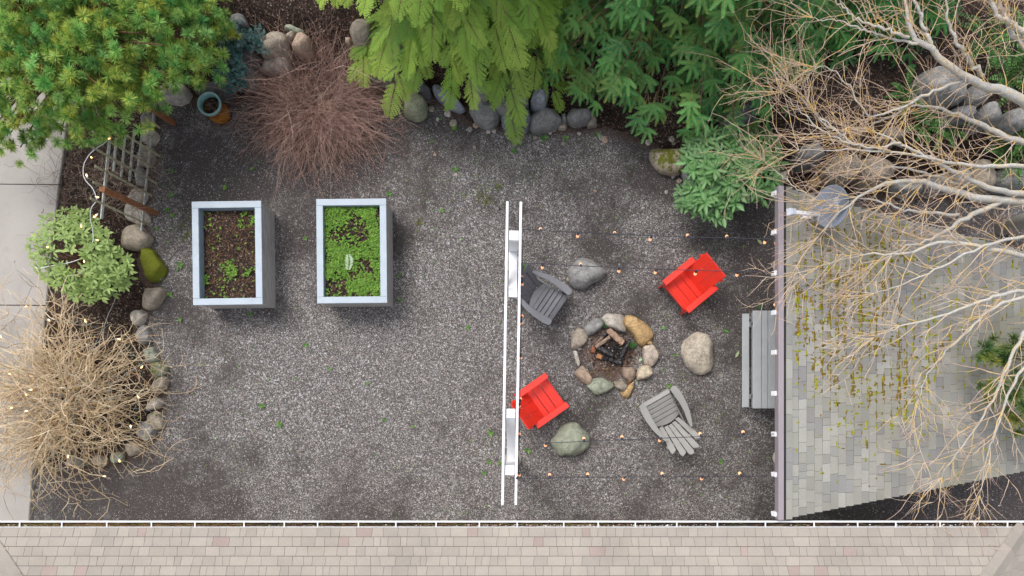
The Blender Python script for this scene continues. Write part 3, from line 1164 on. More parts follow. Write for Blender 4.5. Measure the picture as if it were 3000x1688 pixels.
# ================================================================== STRINGS OF BULBS
def bulb_string(pts_px, z0, z1, sag, bulbs, label, group, cabr=.006):
    a, b = P(*pts_px[0], z0), P(*pts_px[1], z1)
    n = 24
    t = np.linspace(0, 1, n)
    C = a * (1 - t)[:, None] + b * t[:, None]
    C[:, 2] -= sag * 4 * t * (1 - t)
    mb = MB()
    tube_mb(mb, C, cabr, 5)
    o = np.array([*((a + b) / 2)])
    cable = setp(mb.build("string_light", MT['cable'], at=o), label, "string lights", group)
    for i, (tb, side) in enumerate(bulbs):
        p = a * (1 - tb) + b * tb
        p[2] -= sag * 4 * tb * (1 - tb)
        lean = nz(np.array([.12 * (i % 3 - 1), .55 * side, -1.0]))
        mb = MB()
        d_ = nz(b - a)
        box_mb(mb, p, (.045, .024, .022), np.stack([d_, nz(np.cross([0, 0, 1], d_)), np.cross(d_, nz(np.cross([0, 0, 1], d_)))]), (.03, .03, .04))
        tube_mb(mb, [p, p + lean * .052], .0175, 10, (.03, .03, .04))
        sk = mb.build("socket", MT['cable'], cable, at=o)
        mb = MB()
        M_ = frame(lean[None], np.array([[1., 0, 0]]))[0]
        pr = np.array([(.010, .045), (.016, .055), (.023, .072), (.025, .088), (.020, .104), (.010, .114), (.0, .117)])
        a_ = np.arange(12) * 2 * math.pi / 12
        V = np.stack([np.repeat(pr[:, 1:2], 12, 1), pr[:, 0:1] * np.cos(a_), pr[:, 0:1] * np.sin(a_)], -1).reshape(-1, 3) @ M_.T + p
        k_ = np.arange(6)[:, None] * 12
        s_ = np.arange(12)[None]
        mb.add(V, np.stack([k_ + s_, k_ + (s_ + 1) % 12, k_ + 12 + (s_ + 1) % 12, k_ + 12 + s_], -1).reshape(-1, 4), (.9, .5, .2))
        mb.build("bulb", MT['bulb'], sk, True, at=o)


def frac(px, xs):
    return [(x - px[0][0]) / (px[1][0] - px[0][0]) for x in xs]


SG = "bulb strings stretched across the fire pit yard"
for px, xs, sd_, sag, lab in (
        ([(1529, 672), (2280, 700)], [1587, 1948 - 1948 + 1699, 1809, 1919, 2028, 2139, 2249], [1, -1, 1, -1, 1, 1, -1], .10, "thin black bulb string farthest from the house, crossing the bare gravel"),
        ([(1529, 770), (2280, 798)], [1593, 1708, 1822, 1934, 2050, 2168], [-1, 1, -1, -1, -1, -1], .10, "black bulb string passing over the back of the upper red chair"),
        ([(1525, 1302), (2280, 1271)], [1603, 1718, 1831, 1947, 2064, 2185], [-1, 1, 1, -1, 1, 1], .10, "black bulb string passing over the greenish boulder and a grey chair"),
        ([(1515, 1402), (2280, 1397)], [1516, 1614, 1728, 1840, 1953, 2067, 2179], [1, 1, 1, -1, 1, -1, 1], .10, "black bulb string nearest the gutter, over empty gravel")):
    bulb_string(px, 2.25, 2.62, sag, list(zip(frac(px, xs), sd_)), lab, SG)
ap = [(1531, 800), (1518, 1480)]
bulb_string([(1531.5, 700), (1519, 1400)], 2.12, 2.12, .03, [(.165, 1), (.175, -1), (.33, 1), (.34, -1), (.485, -1), (.68, 1), (.69, -1), (.83, 1), (.98, -1)],
            "black bulb string fixed along the right board of the white arbor", SG)
bulb_string([(2279, 560), (2281, 1500)], 2.56, 2.56, .03, [(.126, 1), (.15, -1), (.237, -1), (.36, 1), (.5, -1), (.62, 1), (.75, -1), (.90, 1)],
            "black bulb string hanging under the mauve edge of the pavilion", SG)


# ================================================================== RAISED PLANTERS
def planter(name_label, c_top, h, w_soil):
    tl, tr, br, bl = [P(*p, h) for p in c_top]
    c = (tl + tr + br + bl) / 4
    base = np.array([c[0], c[1], 0])
    ex = nz((tr - tl) + (br - bl))
    ey = nz(np.cross([0, 0, 1], ex))
    W = (np.linalg.norm(tr - tl) + np.linalg.norm(br - bl)) / 2
    L = (np.linalg.norm(tl - bl) + np.linalg.norm(tr - br)) / 2
    ax = np.stack([ex, ey, [0, 0, 1]])
    o = empty("planter_box", tuple(base), name_label, "planter", "raised planter boxes on the gravel")
    cw, ct, ov = .118, .04, .03
    for s in (-1, 1):
        mb = MB()
        box_mb(mb, base + ey * s * (L - cw) / 2 + np.array([0, 0, h - ct / 2]), (W, cw, ct), ax, bev=.004)
        for sx in (-1, 1):
            for q in (.02, .09):
                pp = base + ey * s * (L / 2 - cw + (.03 if q < .05 else .03)) + ex * sx * (W / 2 - q) + np.array([0, 0, h])
                box_mb(mb, pp, (.008, .008, .004), ax, bev=.001)
        mb.build("cap_board", MT['cap'], o, at=base)
        mb = MB()
        box_mb(mb, base + ex * s * (W - cw) / 2 + np.array([0, 0, h - ct / 2]), (cw, L - 2 * cw - .004, ct), ax, bev=.004)
        mb.build("cap_board", MT['cap'], o, at=base)
    # stacked, box-jointed grey boards
    bw, nb, t = (h - ct) / 5, 5, .045
    Wi, Li = W - 2 * ov, L - 2 * ov
    for s in (-1, 1):
        mb = MB()
        mb2 = MB()
        for k in range(nb):
            z = bw * (k + .5)
            sh = t if k % 2 else 0
            box_mb(mb, base + ex * s * (Wi - t) / 2 + np.array([0, 0, z]), (t, Li - 2 * sh + (.0 if k % 2 else .012), bw - .005), ax, bev=.004)
            sh = 0 if k % 2 else t
            box_mb(mb2, base + ey * s * (Li - t) / 2 + np.array([0, 0, z]), (Wi - 2 * sh + (.012 if k % 2 else 0), t, bw - .005), ax, bev=.004)
        mb.build("side_panel", MT['greywood'], o, at=base)
        mb2.build("end_panel", MT['greywood'], o, at=base)
    # painted lining
    mb = MB()
    dd = .34
    for s in (-1, 1):
        box_mb(mb, base + ex * s * (W / 2 - cw + .008) + np.array([0, 0, h - ct - dd / 2 + .001]), (.016, L - 2 * cw + .016, dd), ax, bev=.002)
        box_mb(mb, base + ey * s * (L / 2 - cw + .008) + np.array([0, 0, h - ct - dd / 2 + .001]), (W - 2 * cw + .016, .016, dd), ax, bev=.002)
    mb.build("lining", simple("slate_blue_paint", (.26, .33, .40), .6, .4, .12, 5), o, at=base)
    # soil
    zs = h - w_soil
    xs, ys = np.linspace(-W / 2 + cw, W / 2 - cw, 34), np.linspace(-L / 2 + cw, L / 2 - cw, 46)
    XX, YY = np.meshgrid(xs, ys)
    ZZ = zs + (fbm(XX * 3 + 7, YY * 3, 51, 4) - .5) * .07
    q = (base[:2] + XX.reshape(-1, 1) * ex[:2] + YY.reshape(-1, 1) * ey[:2])
    i = np.arange(45)[:, None] * 34 + np.arange(33)[None]
    mb = MB()
    mb.add(np.concatenate([q, ZZ.reshape(-1, 1)], 1), np.stack([i, i + 1, i + 35, i + 34], -1).reshape(-1, 4), (0, 0, 0))
    mb.build("soil", MT['soil'], o, True, at=base)
    return base, ex, ey, W - 2 * cw, L - 2 * cw, zs


pl1 = planter("grey raised planter with mostly bare soil, nearer the trellis", [(565, 591.6), (767, 587), (767, 892.6), (561.7, 893.5)], .74, .20)
pl2 = planter("grey raised planter filled with bright green seedlings, nearer the white arbor", [(928, 583.5), (1132.7, 581), (1132.7, 887.6), (927, 889)], .74, .13)

# leaf template: folded blade with a midrib, length 1 along x
LT = np.array([[0, 0, 0], [.32, .42, .06], [.72, .36, .05], [1, 0, -.04], [.72, -.36, .05], [.32, -.42, .06], [.32, 0, 0], [.72, 0, 0]], float)
LF = [np.array([[6, 1, 2, 7], [5, 6, 7, 4]]), np.array([[0, 1, 6], [0, 6, 5], [7, 2, 3], [7, 3, 4]])]
LS = np.array([0, .1, .2, .3, .2, .1, 1, 1.0])     # 1 = midrib


def leaves(mb, pos, d, n, L, W, cA, cB):
    M = frame(d, n)
    M = M * np.stack([L, W, W], -1)[:, None, :]
    inst(mb, LT, LF, M, pos, cA, cB, LS)


def lerp_cols(r, n, pal):
    pal = np.array([hexc(c) if isinstance(c, str) else c for c in pal])
    i = r.integers(0, len(pal), n)
    j = r.integers(0, len(pal), n)
    t = r.random((n, 1))
    return pal[i] * (1 - t) + pal[j] * t


def ground_greens(mb, r, pos, size, pal, k=(3, 6)):
    """little rosettes of 3-6 leaves"""
    n = len(pos)
    for j in range(k[1]):
        m = r.random(n) < (1 if j < k[0] else .5)
        nn_ = m.sum()
        a = r.random(nn_) * 2 * math.pi
        d = np.stack([np.cos(a), np.sin(a), r.uniform(.1, .8, nn_)], -1)
        up = np.stack([-d[:, 0] * .3, -d[:, 1] * .3, np.ones(nn_)], -1)
        L = size[m] * r.uniform(.6, 1.2, nn_)
        c = lerp_cols(r, nn_, pal)
        leaves(mb, pos[m], d, up, L, L * r.uniform(.5, .8, nn_), c, c * 1.15)


GREENS = ['#4f7828', '#6c9636', '#7da63c', '#5a8430', '#88ae48']
for (base, ex, ey, W, L, zs), dens, nm in ((pl1, .0, 0), (pl2, 1., 1)):
    r = rng(60 + nm)
    N = 5200
    u, v = r.uniform(-.5, .5, N), r.uniform(-.5, .5, N)
    nf = fbm(u * W * 3.2 + 5, v * L * 3.2 + 9, 61 + nm, 4)
    if nm:
        keep = r.random(N) < np.clip((nf - .36) * 6 - .10 - .8 * np.exp(-((u + .3) ** 2 + (v + .38) ** 2) * 14), .08, 1)
    else:
        keep = r.random(N) < np.clip((nf - .55) * 5 * (.35 + smooth(-.2, .5, u)), .012, .8)
    u, v = u[keep], v[keep]
    pos = base + u[:, None] * W * ex + v[:, None] * L * ey + np.array([0, 0, 1.]) * (zs + .005 + r.random((len(u), 1)) * .045)
    mb = MB()
    ground_greens(mb, r, pos, r.uniform(.018, .042, len(u)), GREENS)
    setp(mb.build("seedlings", MT['leaf']), kind='stuff')
    # dry stalks lying on the soil
    n = 320 if not nm else 160
    p0 = base + r.uniform(-.47, .47, (n, 1)) * W * ex + r.uniform(-.47, .47, (n, 1)) * L * ey + np.array([0, 0, zs + .03])
    a = r.random(n) * 6.28
    dd = np.stack([np.cos(a), np.sin(a), r.normal(0, .2, n)], -1) * r.uniform(.02, .09, (n, 1))
    V, q = tubes(np.stack([p0 - dd, p0 + r.normal(0, .01, (n, 3)), p0 + dd], 1), np.full((n, 3), .002), 3)
    mb = MB()
    mb.add(V, q, np.repeat(lerp_cols(r, n, ['#8a6a4c', '#6a4a36', '#a5805c']), 9, 0))
    setp(mb.build("dry_stalks", MT['debris']), kind='stuff')
# pale fallen frond and a brown leaf in the green planter
base, ex, ey, W, L, zs = pl2
fp = P(1021, 770, zs + .06)
mb = MB()
r = rng(66)
for k in range(11):
    t = k / 10
    pp = fp + np.array([.02 * math.sin(t * 3), -.13 + .26 * t, .01])
    for s in (-1, 1):
        d = np.array([[s * .8, .25 + .2 * r.random(), .1]])
        leaves(mb, pp[None], d, np.array([[0, 0, 1.]]), np.array([.07 * math.sin(.5 + 2.3 * t) + .02]), np.array([.03]), hexc('#9db58c')[None], hexc('#b5c8a5')[None])
setp(mb.build("fallen_frond", MT['leaf']), "pale grey green frond lying on the seedlings in the planter", "frond")


# ================================================================== CHAIRS
def chair_axes(fwd_px, at_px, z):
    c = P(*at_px, z)
    f = nz(np.array([fwd_px[0], -fwd_px[1], 0.0]))
    s = np.array([f[1], -f[0], 0])           # right-hand side of someone seated: forward x up
    return c * np.array([1, 1, 0]), f, s


def red_chair(at_px, fwd_px, label):
    c, f, s = chair_axes(fwd_px, at_px, .58)
    z = np.array([0, 0, 1.0])
    o = empty("garden_chair", tuple(c), label, "chair", "chairs around the fire pit")
    ax = np.stack([f, s, z])
    Pt_ = lambda a, b, h: c + f * a + s * b + z * h
    # arms: straight wide boards
    for b in (-1, 1):
        mb = MB()
        box_mb(mb, Pt_(0.0, b * .325, .58), (.70, .115, .028), ax, bev=.006)
        mb.build("arm", MT['red'], o, at=c)
        for a, hh in ((.30, .565), (-.27, .565)):
            mb = MB()
            box_mb(mb, Pt_(a, b * .325, hh / 2), (.09 if a > 0 else .07, .03, hh), ax, bev=.005)
            mb.build("leg", MT['red'], o, at=c)
        mb = MB()
        beam_mb(mb, Pt_(.33, b * .285, .33), Pt_(-.42, b * .285, .10), .028, .10, up=z)
        mb.build("side_rail", MT['red'], o, at=c)
    sd1 = nz(f * .97 + z * .20)
    up1 = np.cross(s, sd1)
    if up1[2] < 0: up1 = -up1
    axs = np.stack([sd1, s, up1])
    for k in range(3):
        mb = MB()
        a = .225 - k * .165
        box_mb(mb, Pt_(a, 0, .385 + (a - .225) * .20), (.158, .555, .026), axs, bev=.005)
        mb.build("seat_board", MT['red'], o, at=c)
    mb = MB()
    box_mb(mb, Pt_(.31, 0, .335), (.026, .60, .10), ax, bev=.005)
    mb.build("front_apron", MT['red'], o, at=c)
    # back: three wide planks, reclined
    bd = nz(-f * .50 + z * .86)
    bn = np.cross(s, bd)
    axb = np.stack([bd, s, np.cross(bd, s)])
    for k in range(3):
        mb = MB()
        box_mb(mb, Pt_(-.145, (k - 1) * .186, .33) + bd * .33, (.70, .180, .026), axb, bev=.004)
        mb.build("back_board", MT['red'], o, at=c)
    mb = MB()
    for hh in (.16, .52):
        box_mb(mb, Pt_(-.145, 0, .33) + bd * hh - nz(f * .86 + z * .5) * .028, (.06, .62, .028), axb, bev=.004)
    mb.build("back_brace", MT['red'], o, at=c)


def grey_chair(at_px, fwd_px, label, col, fan=1.0, rec=.55):
    c, f, s = chair_axes(fwd_px, at_px, .56)
    z = np.array([0, 0, 1.0])
    o = empty("garden_chair", tuple(c), label, "chair", "chairs around the fire pit")
    ax = np.stack([f, s, z])
    Pt_ = lambda a, b, h: c + f * a + s * b + z * h
    m = simple("grey_lumber", col, .55, .35, .07, 5, .08, 80)
    for b in (-1, 1):
        # arm: curved plan, rounded front, waisted back
        outer = [(.37, .29), (.385, .335), (.36, .385), (.25, .405), (.08, .405), (-.12, .385), (-.30, .335), (-.42, .285)]
        inner = [(-.43, .245), (-.30, .255), (-.12, .285), (.08, .290), (.22, .275), (.34, .265)]
        pts = outer + inner
        n = len(pts)
        V = [Pt_(a, b * q, .572) for a, q in pts] + [Pt_(a, b * q, .546) for a, q in pts]
        side = np.array([[i, (i + 1) % n, n + (i + 1) % n, n + i] for i in range(n)])
        # top as strips between outer and inner
        mb = MB()
        mb.add(np.array(V), [side, np.array([list(range(n))[::1]]), np.array([list(range(n, 2 * n))[::-1]])], col)
        mb.build("arm", m, o, at=c)
        mb = MB()
        box_mb(mb, Pt_(.26, b * .315, .27), (.10, .03, .545), ax, bev=.005)
        mb.build("leg", m, o, at=c)
        mb = MB()
        beam_mb(mb, Pt_(.33, b * .262, .31), Pt_(-.48, b * .262, .07), .03, .11, up=z)
        mb.build("leg", m, o, at=c)
    # contoured seat: six slats, the rearmost with a curved edge
    for k in range(6):
        a = .315 - k * .088
        h = .365 + (a - .315) * .30 - .02 * max(0, (.1 - abs(a - .33)))
        wd = .545 - .012 * k
        d = nz(f * .958 + z * .287)
        if k == 0: d = nz(f * .85 - z * .35)
        axs = np.stack([d, s, np.cross(d, s)])
        mb = MB()
        if k < 5:
            box_mb(mb, Pt_(a, 0, h), (.078, wd, .024), axs, bev=.006)
        else:
            xs = np.linspace(-.5, .5, 9)
            V = [Pt_(a + .04, q * wd, h + .012) for q in xs] + [Pt_(a - .03 - .06 * (1 - 4 * q * q), q * wd, h - .02) for q in xs]
            V += [v - z * .024 for v in V]
            fs = []
            for i in range(8):
                fs += [[i, i + 1, 10 + i, 9 + i], [18 + i, 27 + i, 28 + i, 19 + i], [9 + i, 10 + i, 28 + i, 27 + i]]
            mb.add(np.array(V), np.array(fs), col)
        mb.build("seat_slat", m, o, at=c)
    mb = MB()
    box_mb(mb, Pt_(.352, 0, .30), (.024, .56, .11), ax, bev=.005)
    mb.build("front_apron", m, o, at=c)
    # fan back of five slats with a rounded top line
    bd0 = nz(-f * rec + z * math.sqrt(1 - rec * rec))
    for k in range(5):
        q = k - 2
        ln = (.80, .76, .65)[abs(q)]
        b0, b1 = q * .085, q * (.085 + .048 * fan)
        p0 = Pt_(-.26 + .012 * q * q, b0, .19)
        p1 = p0 + bd0 * ln + s * (b1 - b0)
        w0, w1 = .074, .112
        dd = nz(p1 - p0)
        nn_ = nz(np.cross(dd, s))
        V = []
        for t_ in (-.012, .012):
            for p, w in ((p0, w0), (p0 + (p1 - p0) * .93, w1)):
                V += [p - s * w / 2 + nn_ * t_, p + s * w / 2 + nn_ * t_]
            V += [p1 + s * w1 * .28 - (dd * .03 if q < 0 else 0) + nn_ * t_, p1 - s * w1 * .28 - (dd * .03 if q > 0 else 0) + nn_ * t_]
        # verts: 0,1 base; 2,3 shoulder; 4,5 tip (right,left)
        f1 = [[0, 1, 3, 4, 5, 2]]
        f2 = [[6, 8, 11, 10, 9, 7]]
        loop = [0, 1, 3, 4, 5, 2]
        sd_ = [[loop[i], loop[i] + 6, loop[(i + 1) % 6] + 6, loop[(i + 1) % 6]] for i in range(6)]
        mb = MB()
        mb.add(np.array(V), [np.array(f1), np.array(f2), np.array(sd_)], col)
        mb.build("back_slat", m, o, at=c)
    for hh, ww in ((.10, .50), (.40, .62)):
        mb = MB()
        p = Pt_(-.26, 0, .19) + bd0 * hh
        nn_ = nz(np.cross(bd0, s))
        if nn_ @ f > 0: nn_ = -nn_
        box_mb(mb, p + nn_ * .028, (.06, ww, .026), np.stack([bd0, s, np.cross(bd0, s)]), bev=.004)
        mb.build("back_brace", m, o, at=c)


red_chair((2022.6, 835), (-.772, .636), "bright red flat board garden chair upper right of the fire pit, empty")
red_chair((1587, 1174), (.815, -.58), "bright red flat board garden chair partly under the white arbor board")
grey_chair((1593, 869), (.83, .56), "dark grey fan back garden chair beside the white arbor", (.20, .20, .215))
grey_chair((1955, 1211.6), (-.50, -.865), "mid grey fan back garden chair reclined below the fire ring", (.30, .295, .28), 1.0, .72)

# ================================================================== BENCH under the pavilion edge
bz = .62
bA, bB = P(2206, 910, bz), P(2206, 1197, bz)
bo = np.array([bA[0], (bA[1] + bB[1]) / 2, 0])
bench = empty("bench_table", tuple(bo), "grey wide board table half tucked under the mauve roof edge", "table")
Lb = bA[1] - bB[1]
xk = bA[0]
sc_ = (CAM_H - bz) / F_PX
for w0, w1 in ((0, 25), (26.5, 43.5), (45, 70), (73, 98)):
    mb = MB()
    box_mb(mb, (xk + (w0 + w1) / 2 * sc_, bo[1], bz - .015), ((w1 - w0) * sc_, Lb, .032), bev=.006)
    mb.build("top_board", simple("grey_lumber", (.40, .42, .43), .55, .35, .07, 5, .08, 80), bench, at=bo)
mb = MB()
box_mb(mb, (xk + .06, bo[1], bz - .17), (.03, Lb - .03, .10), bev=.005)
box_mb(mb, (xk - .02, bo[1], bz - .36), (.13, Lb - .03, .03), bev=.005)
mb.build("lower_rail", simple("grey_lumber", (.40, .42, .43), .55, .35, .07, 5, .08, 80), bench, at=bo)
for s in (-1, 1):
    for xx in (.06, .52):
        mb = MB()
        box_mb(mb, (xk + xx + .03, bo[1] + s * (Lb / 2 - .22), (bz - .03) / 2), (.09, .09, bz - .035), bev=.006)
        mb.build("leg", MT['grey_plastic'] if False else simple("grey_lumber", (.26, .27, .28), .55), bench, at=bo)

# ================================================================== STONES AND BOULDERS
def rock(outline, h, col, label, name="boulder", cat="rock", group=None, moss=0.0, seed=0, z0=None, flat=.35, cuts=5, sink=.10, mid=.3):
    r = rng(1000 + seed)
    outline = np.asarray(outline, float)
    c_px = outline.mean(0)
    if z0 is None:
        g = Pt(*c_px)
        z0 = float(Ht(g[0], g[1]))
    W = P(outline[:, 0], outline[:, 1], z0 + h * mid)[:, :2]
    # resample the outline evenly, lightly rounded
    n = 36
    Wc = np.vstack([W, W[:1]])
    sl = np.concatenate([[0], np.cumsum(np.linalg.norm(np.diff(Wc, axis=0), axis=1))])
    s = np.linspace(0, sl[-1], n, endpoint=False)
    R = np.stack([np.interp(s, sl, Wc[:, 0]), np.interp(s, sl, Wc[:, 1])], -1)
    R = .5 * R + .25 * (np.roll(R, 1, 0) + np.roll(R, -1, 0))
    c = R.mean(0)
    size = math.sqrt(np.ptp(R[:, 0]) * np.ptp(R[:, 1]))
    R = c + (R - c) * 1.10
    prof = [(.94, -sink), (1.0, .12), (1.0, .34), (.965, .58), (.90, .76), (.80, .88), (.64, .955), (.45, .99), (.22, 1.0)]
    V = [np.concatenate([c + (R - c) * k, np.full((n, 1), z0 + h * z)], 1) for k, z in prof]
    V = np.concatenate(V + [np.array([[c[0], c[1], z0 + h]])])
    rel = (V[:, :2] - c) / max(size, .05)
    top = np.clip((V[:, 2] - z0) / h, 0, 1)
    tl = r.normal(0, .30 * (1 - flat), 2)
    V[:, 2] += h * top * (rel @ tl)
    # planar breaks
    for k in range(cuts):
        a = r.random() * 6.28
        el = r.uniform(.35, 1.15)
        nv = np.array([math.cos(a) * math.cos(el), math.sin(a) * math.cos(el), math.sin(el)])
        q = V - np.array([c[0], c[1], z0 + h * .45])
        dd = q @ nv
        lim = np.quantile(dd, r.uniform(.80, .93))
        over = np.maximum(dd - lim, 0) * .85
        V -= .62 * over[:, None] * nv
    f1, f2 = 3.2 / max(size, .08), 9 / max(size, .08)
    off = r.random(3) * 50
    for i in range(len(V)):
        p = V[i]
        a1 = mnoise.noise(Vector(p * f1 + off)) * .055 + mnoise.noise(Vector(p * f2 + off)) * .022
        d = p - np.array([c[0], c[1], z0 + h * .3])
        d /= max(np.linalg.norm(d), 1e-6)
        V[i] += d * a1 * size
    m = len(prof)
    k = np.arange(m - 1)[:, None] * n
    s_ = np.arange(n)[None]
    q = np.stack([k + s_, k + (s_ + 1) % n, k + n + (s_ + 1) % n, k + n + s_], -1).reshape(-1, 4)
    t = np.stack([(m - 1) * n + np.arange(n), (m - 1) * n + (np.arange(n) + 1) % n, np.full(n, m * n)], -1)
    at = np.array([c[0], c[1], z0])
    mb = MB()
    mb.add(V, [q, t], np.asarray(col) * (1.2 + .0 * V[:, :1]))
    o = mb.build(name, MT['stone'], smooth_=True, at=at)
    if moss:
        a_ = o.data.attributes.new('moss', 'FLOAT', 'POINT')
        up = np.clip(top, 0, 1)
        a_.data.foreach_set('value', (moss * (.55 + .45 * up)).astype(np.float32))
    return setp(o, label, cat, group)


def ell(cx, cy, w, h, rot=0, seed=0, sq=2.6, jit=.10):
    r = rng(2000 + seed)
    a = np.arange(14) * 2 * math.pi / 14 + r.random() * .4
    ca_, sa_ = np.cos(a), np.sin(a)
    x = np.sign(ca_) * np.abs(ca_) ** (2 / sq) * w / 2 * (1 + r.normal(0, jit, 14))
    y = np.sign(sa_) * np.abs(sa_) ** (2 / sq) * h / 2 * (1 + r.normal(0, jit, 14))
    t = math.radians(rot)
    return np.stack([cx + x * math.cos(t) - y * math.sin(t), cy + x * math.sin(t) + y * math.cos(t)], -1)


def poly(org, sc_, pts):
    return [(org[0] + x / sc_, org[1] + y / sc_) for x, y in pts]


TAN, GREY, DARK, PALE, WARM, YEL, GRN, BLU = (np.array(hexc(c)) for c in
    ('#9a8f80', '#8b8a88', '#5c5d5f', '#b3aba0', '#a48f7c', '#b59668', '#8f9482', '#7f838b'))
sd_ = 0
# ---- fire ring
R0, RS = (1640, 890), 2.731
FG = "stones of the fire ring"
ring_stones = [
    ([(520, 140), (540, 103), (600, 110), (680, 160), (750, 235), (720, 300), (655, 340), (625, 310), (600, 260), (560, 215), (525, 180)], .24, YEL, "big yellow ochre slab of the fire ring, the largest stone of all"),
    ([(345, 120), (375, 80), (440, 80), (490, 85), (510, 110), (512, 165), (535, 215), (520, 228), (440, 200), (370, 175)], .22, PALE * .95, "pale angular fire ring stone left of the big yellow slab"),
    ([(200, 195), (235, 145), (290, 118), (330, 125), (350, 160), (320, 200), (270, 240), (225, 250), (205, 230)], .20, GREY, "oval grey streaked fire ring stone behind the green sprig"),
    ([(97, 228), (125, 226), (145, 190), (195, 215), (218, 260), (215, 300), (180, 335), (120, 370), (95, 350)], .14, TAN, "flat jagged grey tan fire ring slab with a notch in its top"),
    ([(107, 380), (138, 382), (163, 480), (150, 502), (130, 470)], .12, PALE, "thin upright cream sliver on the left of the fire ring"),
    ([(122, 555), (175, 495), (225, 545), (258, 600), (250, 635), (205, 645), (165, 615)], .19, WARM, "rounded brownish fire ring stone below the thin sliver"),
    ([(218, 655), (265, 605), (340, 600), (400, 625), (435, 660), (370, 700), (290, 730), (260, 700)], .18, GRN, "wedge shaped greenish grey stone at the bottom of the fire ring"),
    ([(440, 620), (500, 615), (540, 655), (538, 705), (490, 695), (440, 660)], .15, TAN * .72, "small dark brown grey stone leaning on a yellow one"),
    ([(500, 510), (595, 515), (598, 590), (555, 630), (510, 590)], .15, WARM * .75, "square reddish brown stone standing inside the fire ring"),
    ([(485, 700), (540, 665), (590, 625), (585, 680), (545, 755), (505, 755)], .12, YEL * .95, "yellowish wedge stone at the lower edge of the fire ring"),
    ([(615, 560), (650, 500), (720, 495), (742, 555), (700, 590), (625, 610)], .18, PALE * np.array([1.1, 1.03, .86]), "cream pitted fire ring stone below the pinkish one"),
    ([(670, 345), (740, 335), (790, 385), (775, 460), (730, 498), (685, 490), (670, 430)], .20, PALE * np.array([1.02, .95, .90]), "smooth pinkish fire ring stone at the right side"),
    ([(690, 318), (722, 292), (738, 310), (735, 332)], .10, YEL, "small yellow stone wedged behind the big yellow slab"),
    ([(142, 362), (168, 350), (178, 368), (152, 378)], .06, GREY * .9, "small grey chip beside the jagged slab in the fire ring"),
    ([(248, 390), (262, 335), (285, 362), (284, 396)], .07, np.array(hexc('#8f5a40')), "small rust red brick fragment by the split logs"),
]
for i, (pts, h, c, lab) in enumerate(ring_stones):
    rock(poly(R0, RS, pts), h, c, lab, "fire_ring_stone", "stone", FG, seed=10 + i, cuts=4, z0=.0)

# ---- free boulders
rock(poly((1460, 740), 3.72, [(770, 230), (800, 160), (870, 90), (960, 60), (1060, 110), (1150, 190), (1180, 240), (1130, 290), (1000, 330), (960, 370), (880, 410), (820, 390), (790, 330)]), .30, GREY * .98,
     "grey boulder between the dark grey chair and the upper red chair", seed=31, cuts=6)
rock(poly((1740, 730), 1, [(270, 263), (285, 250), (305, 247), (330, 256), (345, 275), (343, 300), (349, 330), (340, 355), (325, 362), (300, 362), (282, 345), (265, 320), (262, 290)]), .34, PALE * np.array([.98, .95, .88]),
     "pale pitted boulder between the fire ring and the table", seed=32, cuts=5)
rock(poly((1590, 1220), 6.3, [(155, 480), (200, 420), (300, 290), (390, 190), (480, 140), (620, 135), (680, 210), (780, 300), (845, 370), (835, 520), (790, 600), (640, 650), (510, 705), (400, 680), (320, 715), (240, 650)]), .34, GRN * .98,
     "greenish grey boulder below the red chair near the lower bulb strings", seed=33, cuts=6)
rock(ell(1713, 850, 22, 20, 0, 5), .08, TAN, "small tan stone tucked against the grey boulder by the dark chair", "stone", "stone", seed=34) if False else None
rock(poly((1460, 740), 3.72, [(738, 285), (765, 268), (785, 300), (775, 330), (748, 320)]), .09, TAN * 1.1, "small tan stone touching the left side of a grey boulder", "stone", "stone", seed=35)
rock(ell(1217, 316, 64, 66, 10, 3, 2.2, .03), .42, GRN * np.array([1.05, 1.03, .9]), "smooth round greenish boulder right of the brown bare shrub", seed=36, cuts=1)
rock(poly((1500, 422), 3.433, [(1395, 50), (1440, 45), (1600, 75), (1740, 100), (1735, 170), (1690, 290), (1640, 310), (1500, 280), (1440, 220), (1400, 130)]), .34, TAN * np.array([1.05, 1.05, 1.0]),
     "squarish grey boulder patched with dark green moss by the glossy shrub", seed=37, moss=.56, cuts=3)
rock(poly((1500, 422), 3.433, [(1705, 180), (1740, 150), (1800, 200), (1830, 330), (1800, 430), (1750, 390), (1710, 310)]), .3, GREY,
     "tall grey boulder half hidden under the glossy shrub on the right", seed=38)

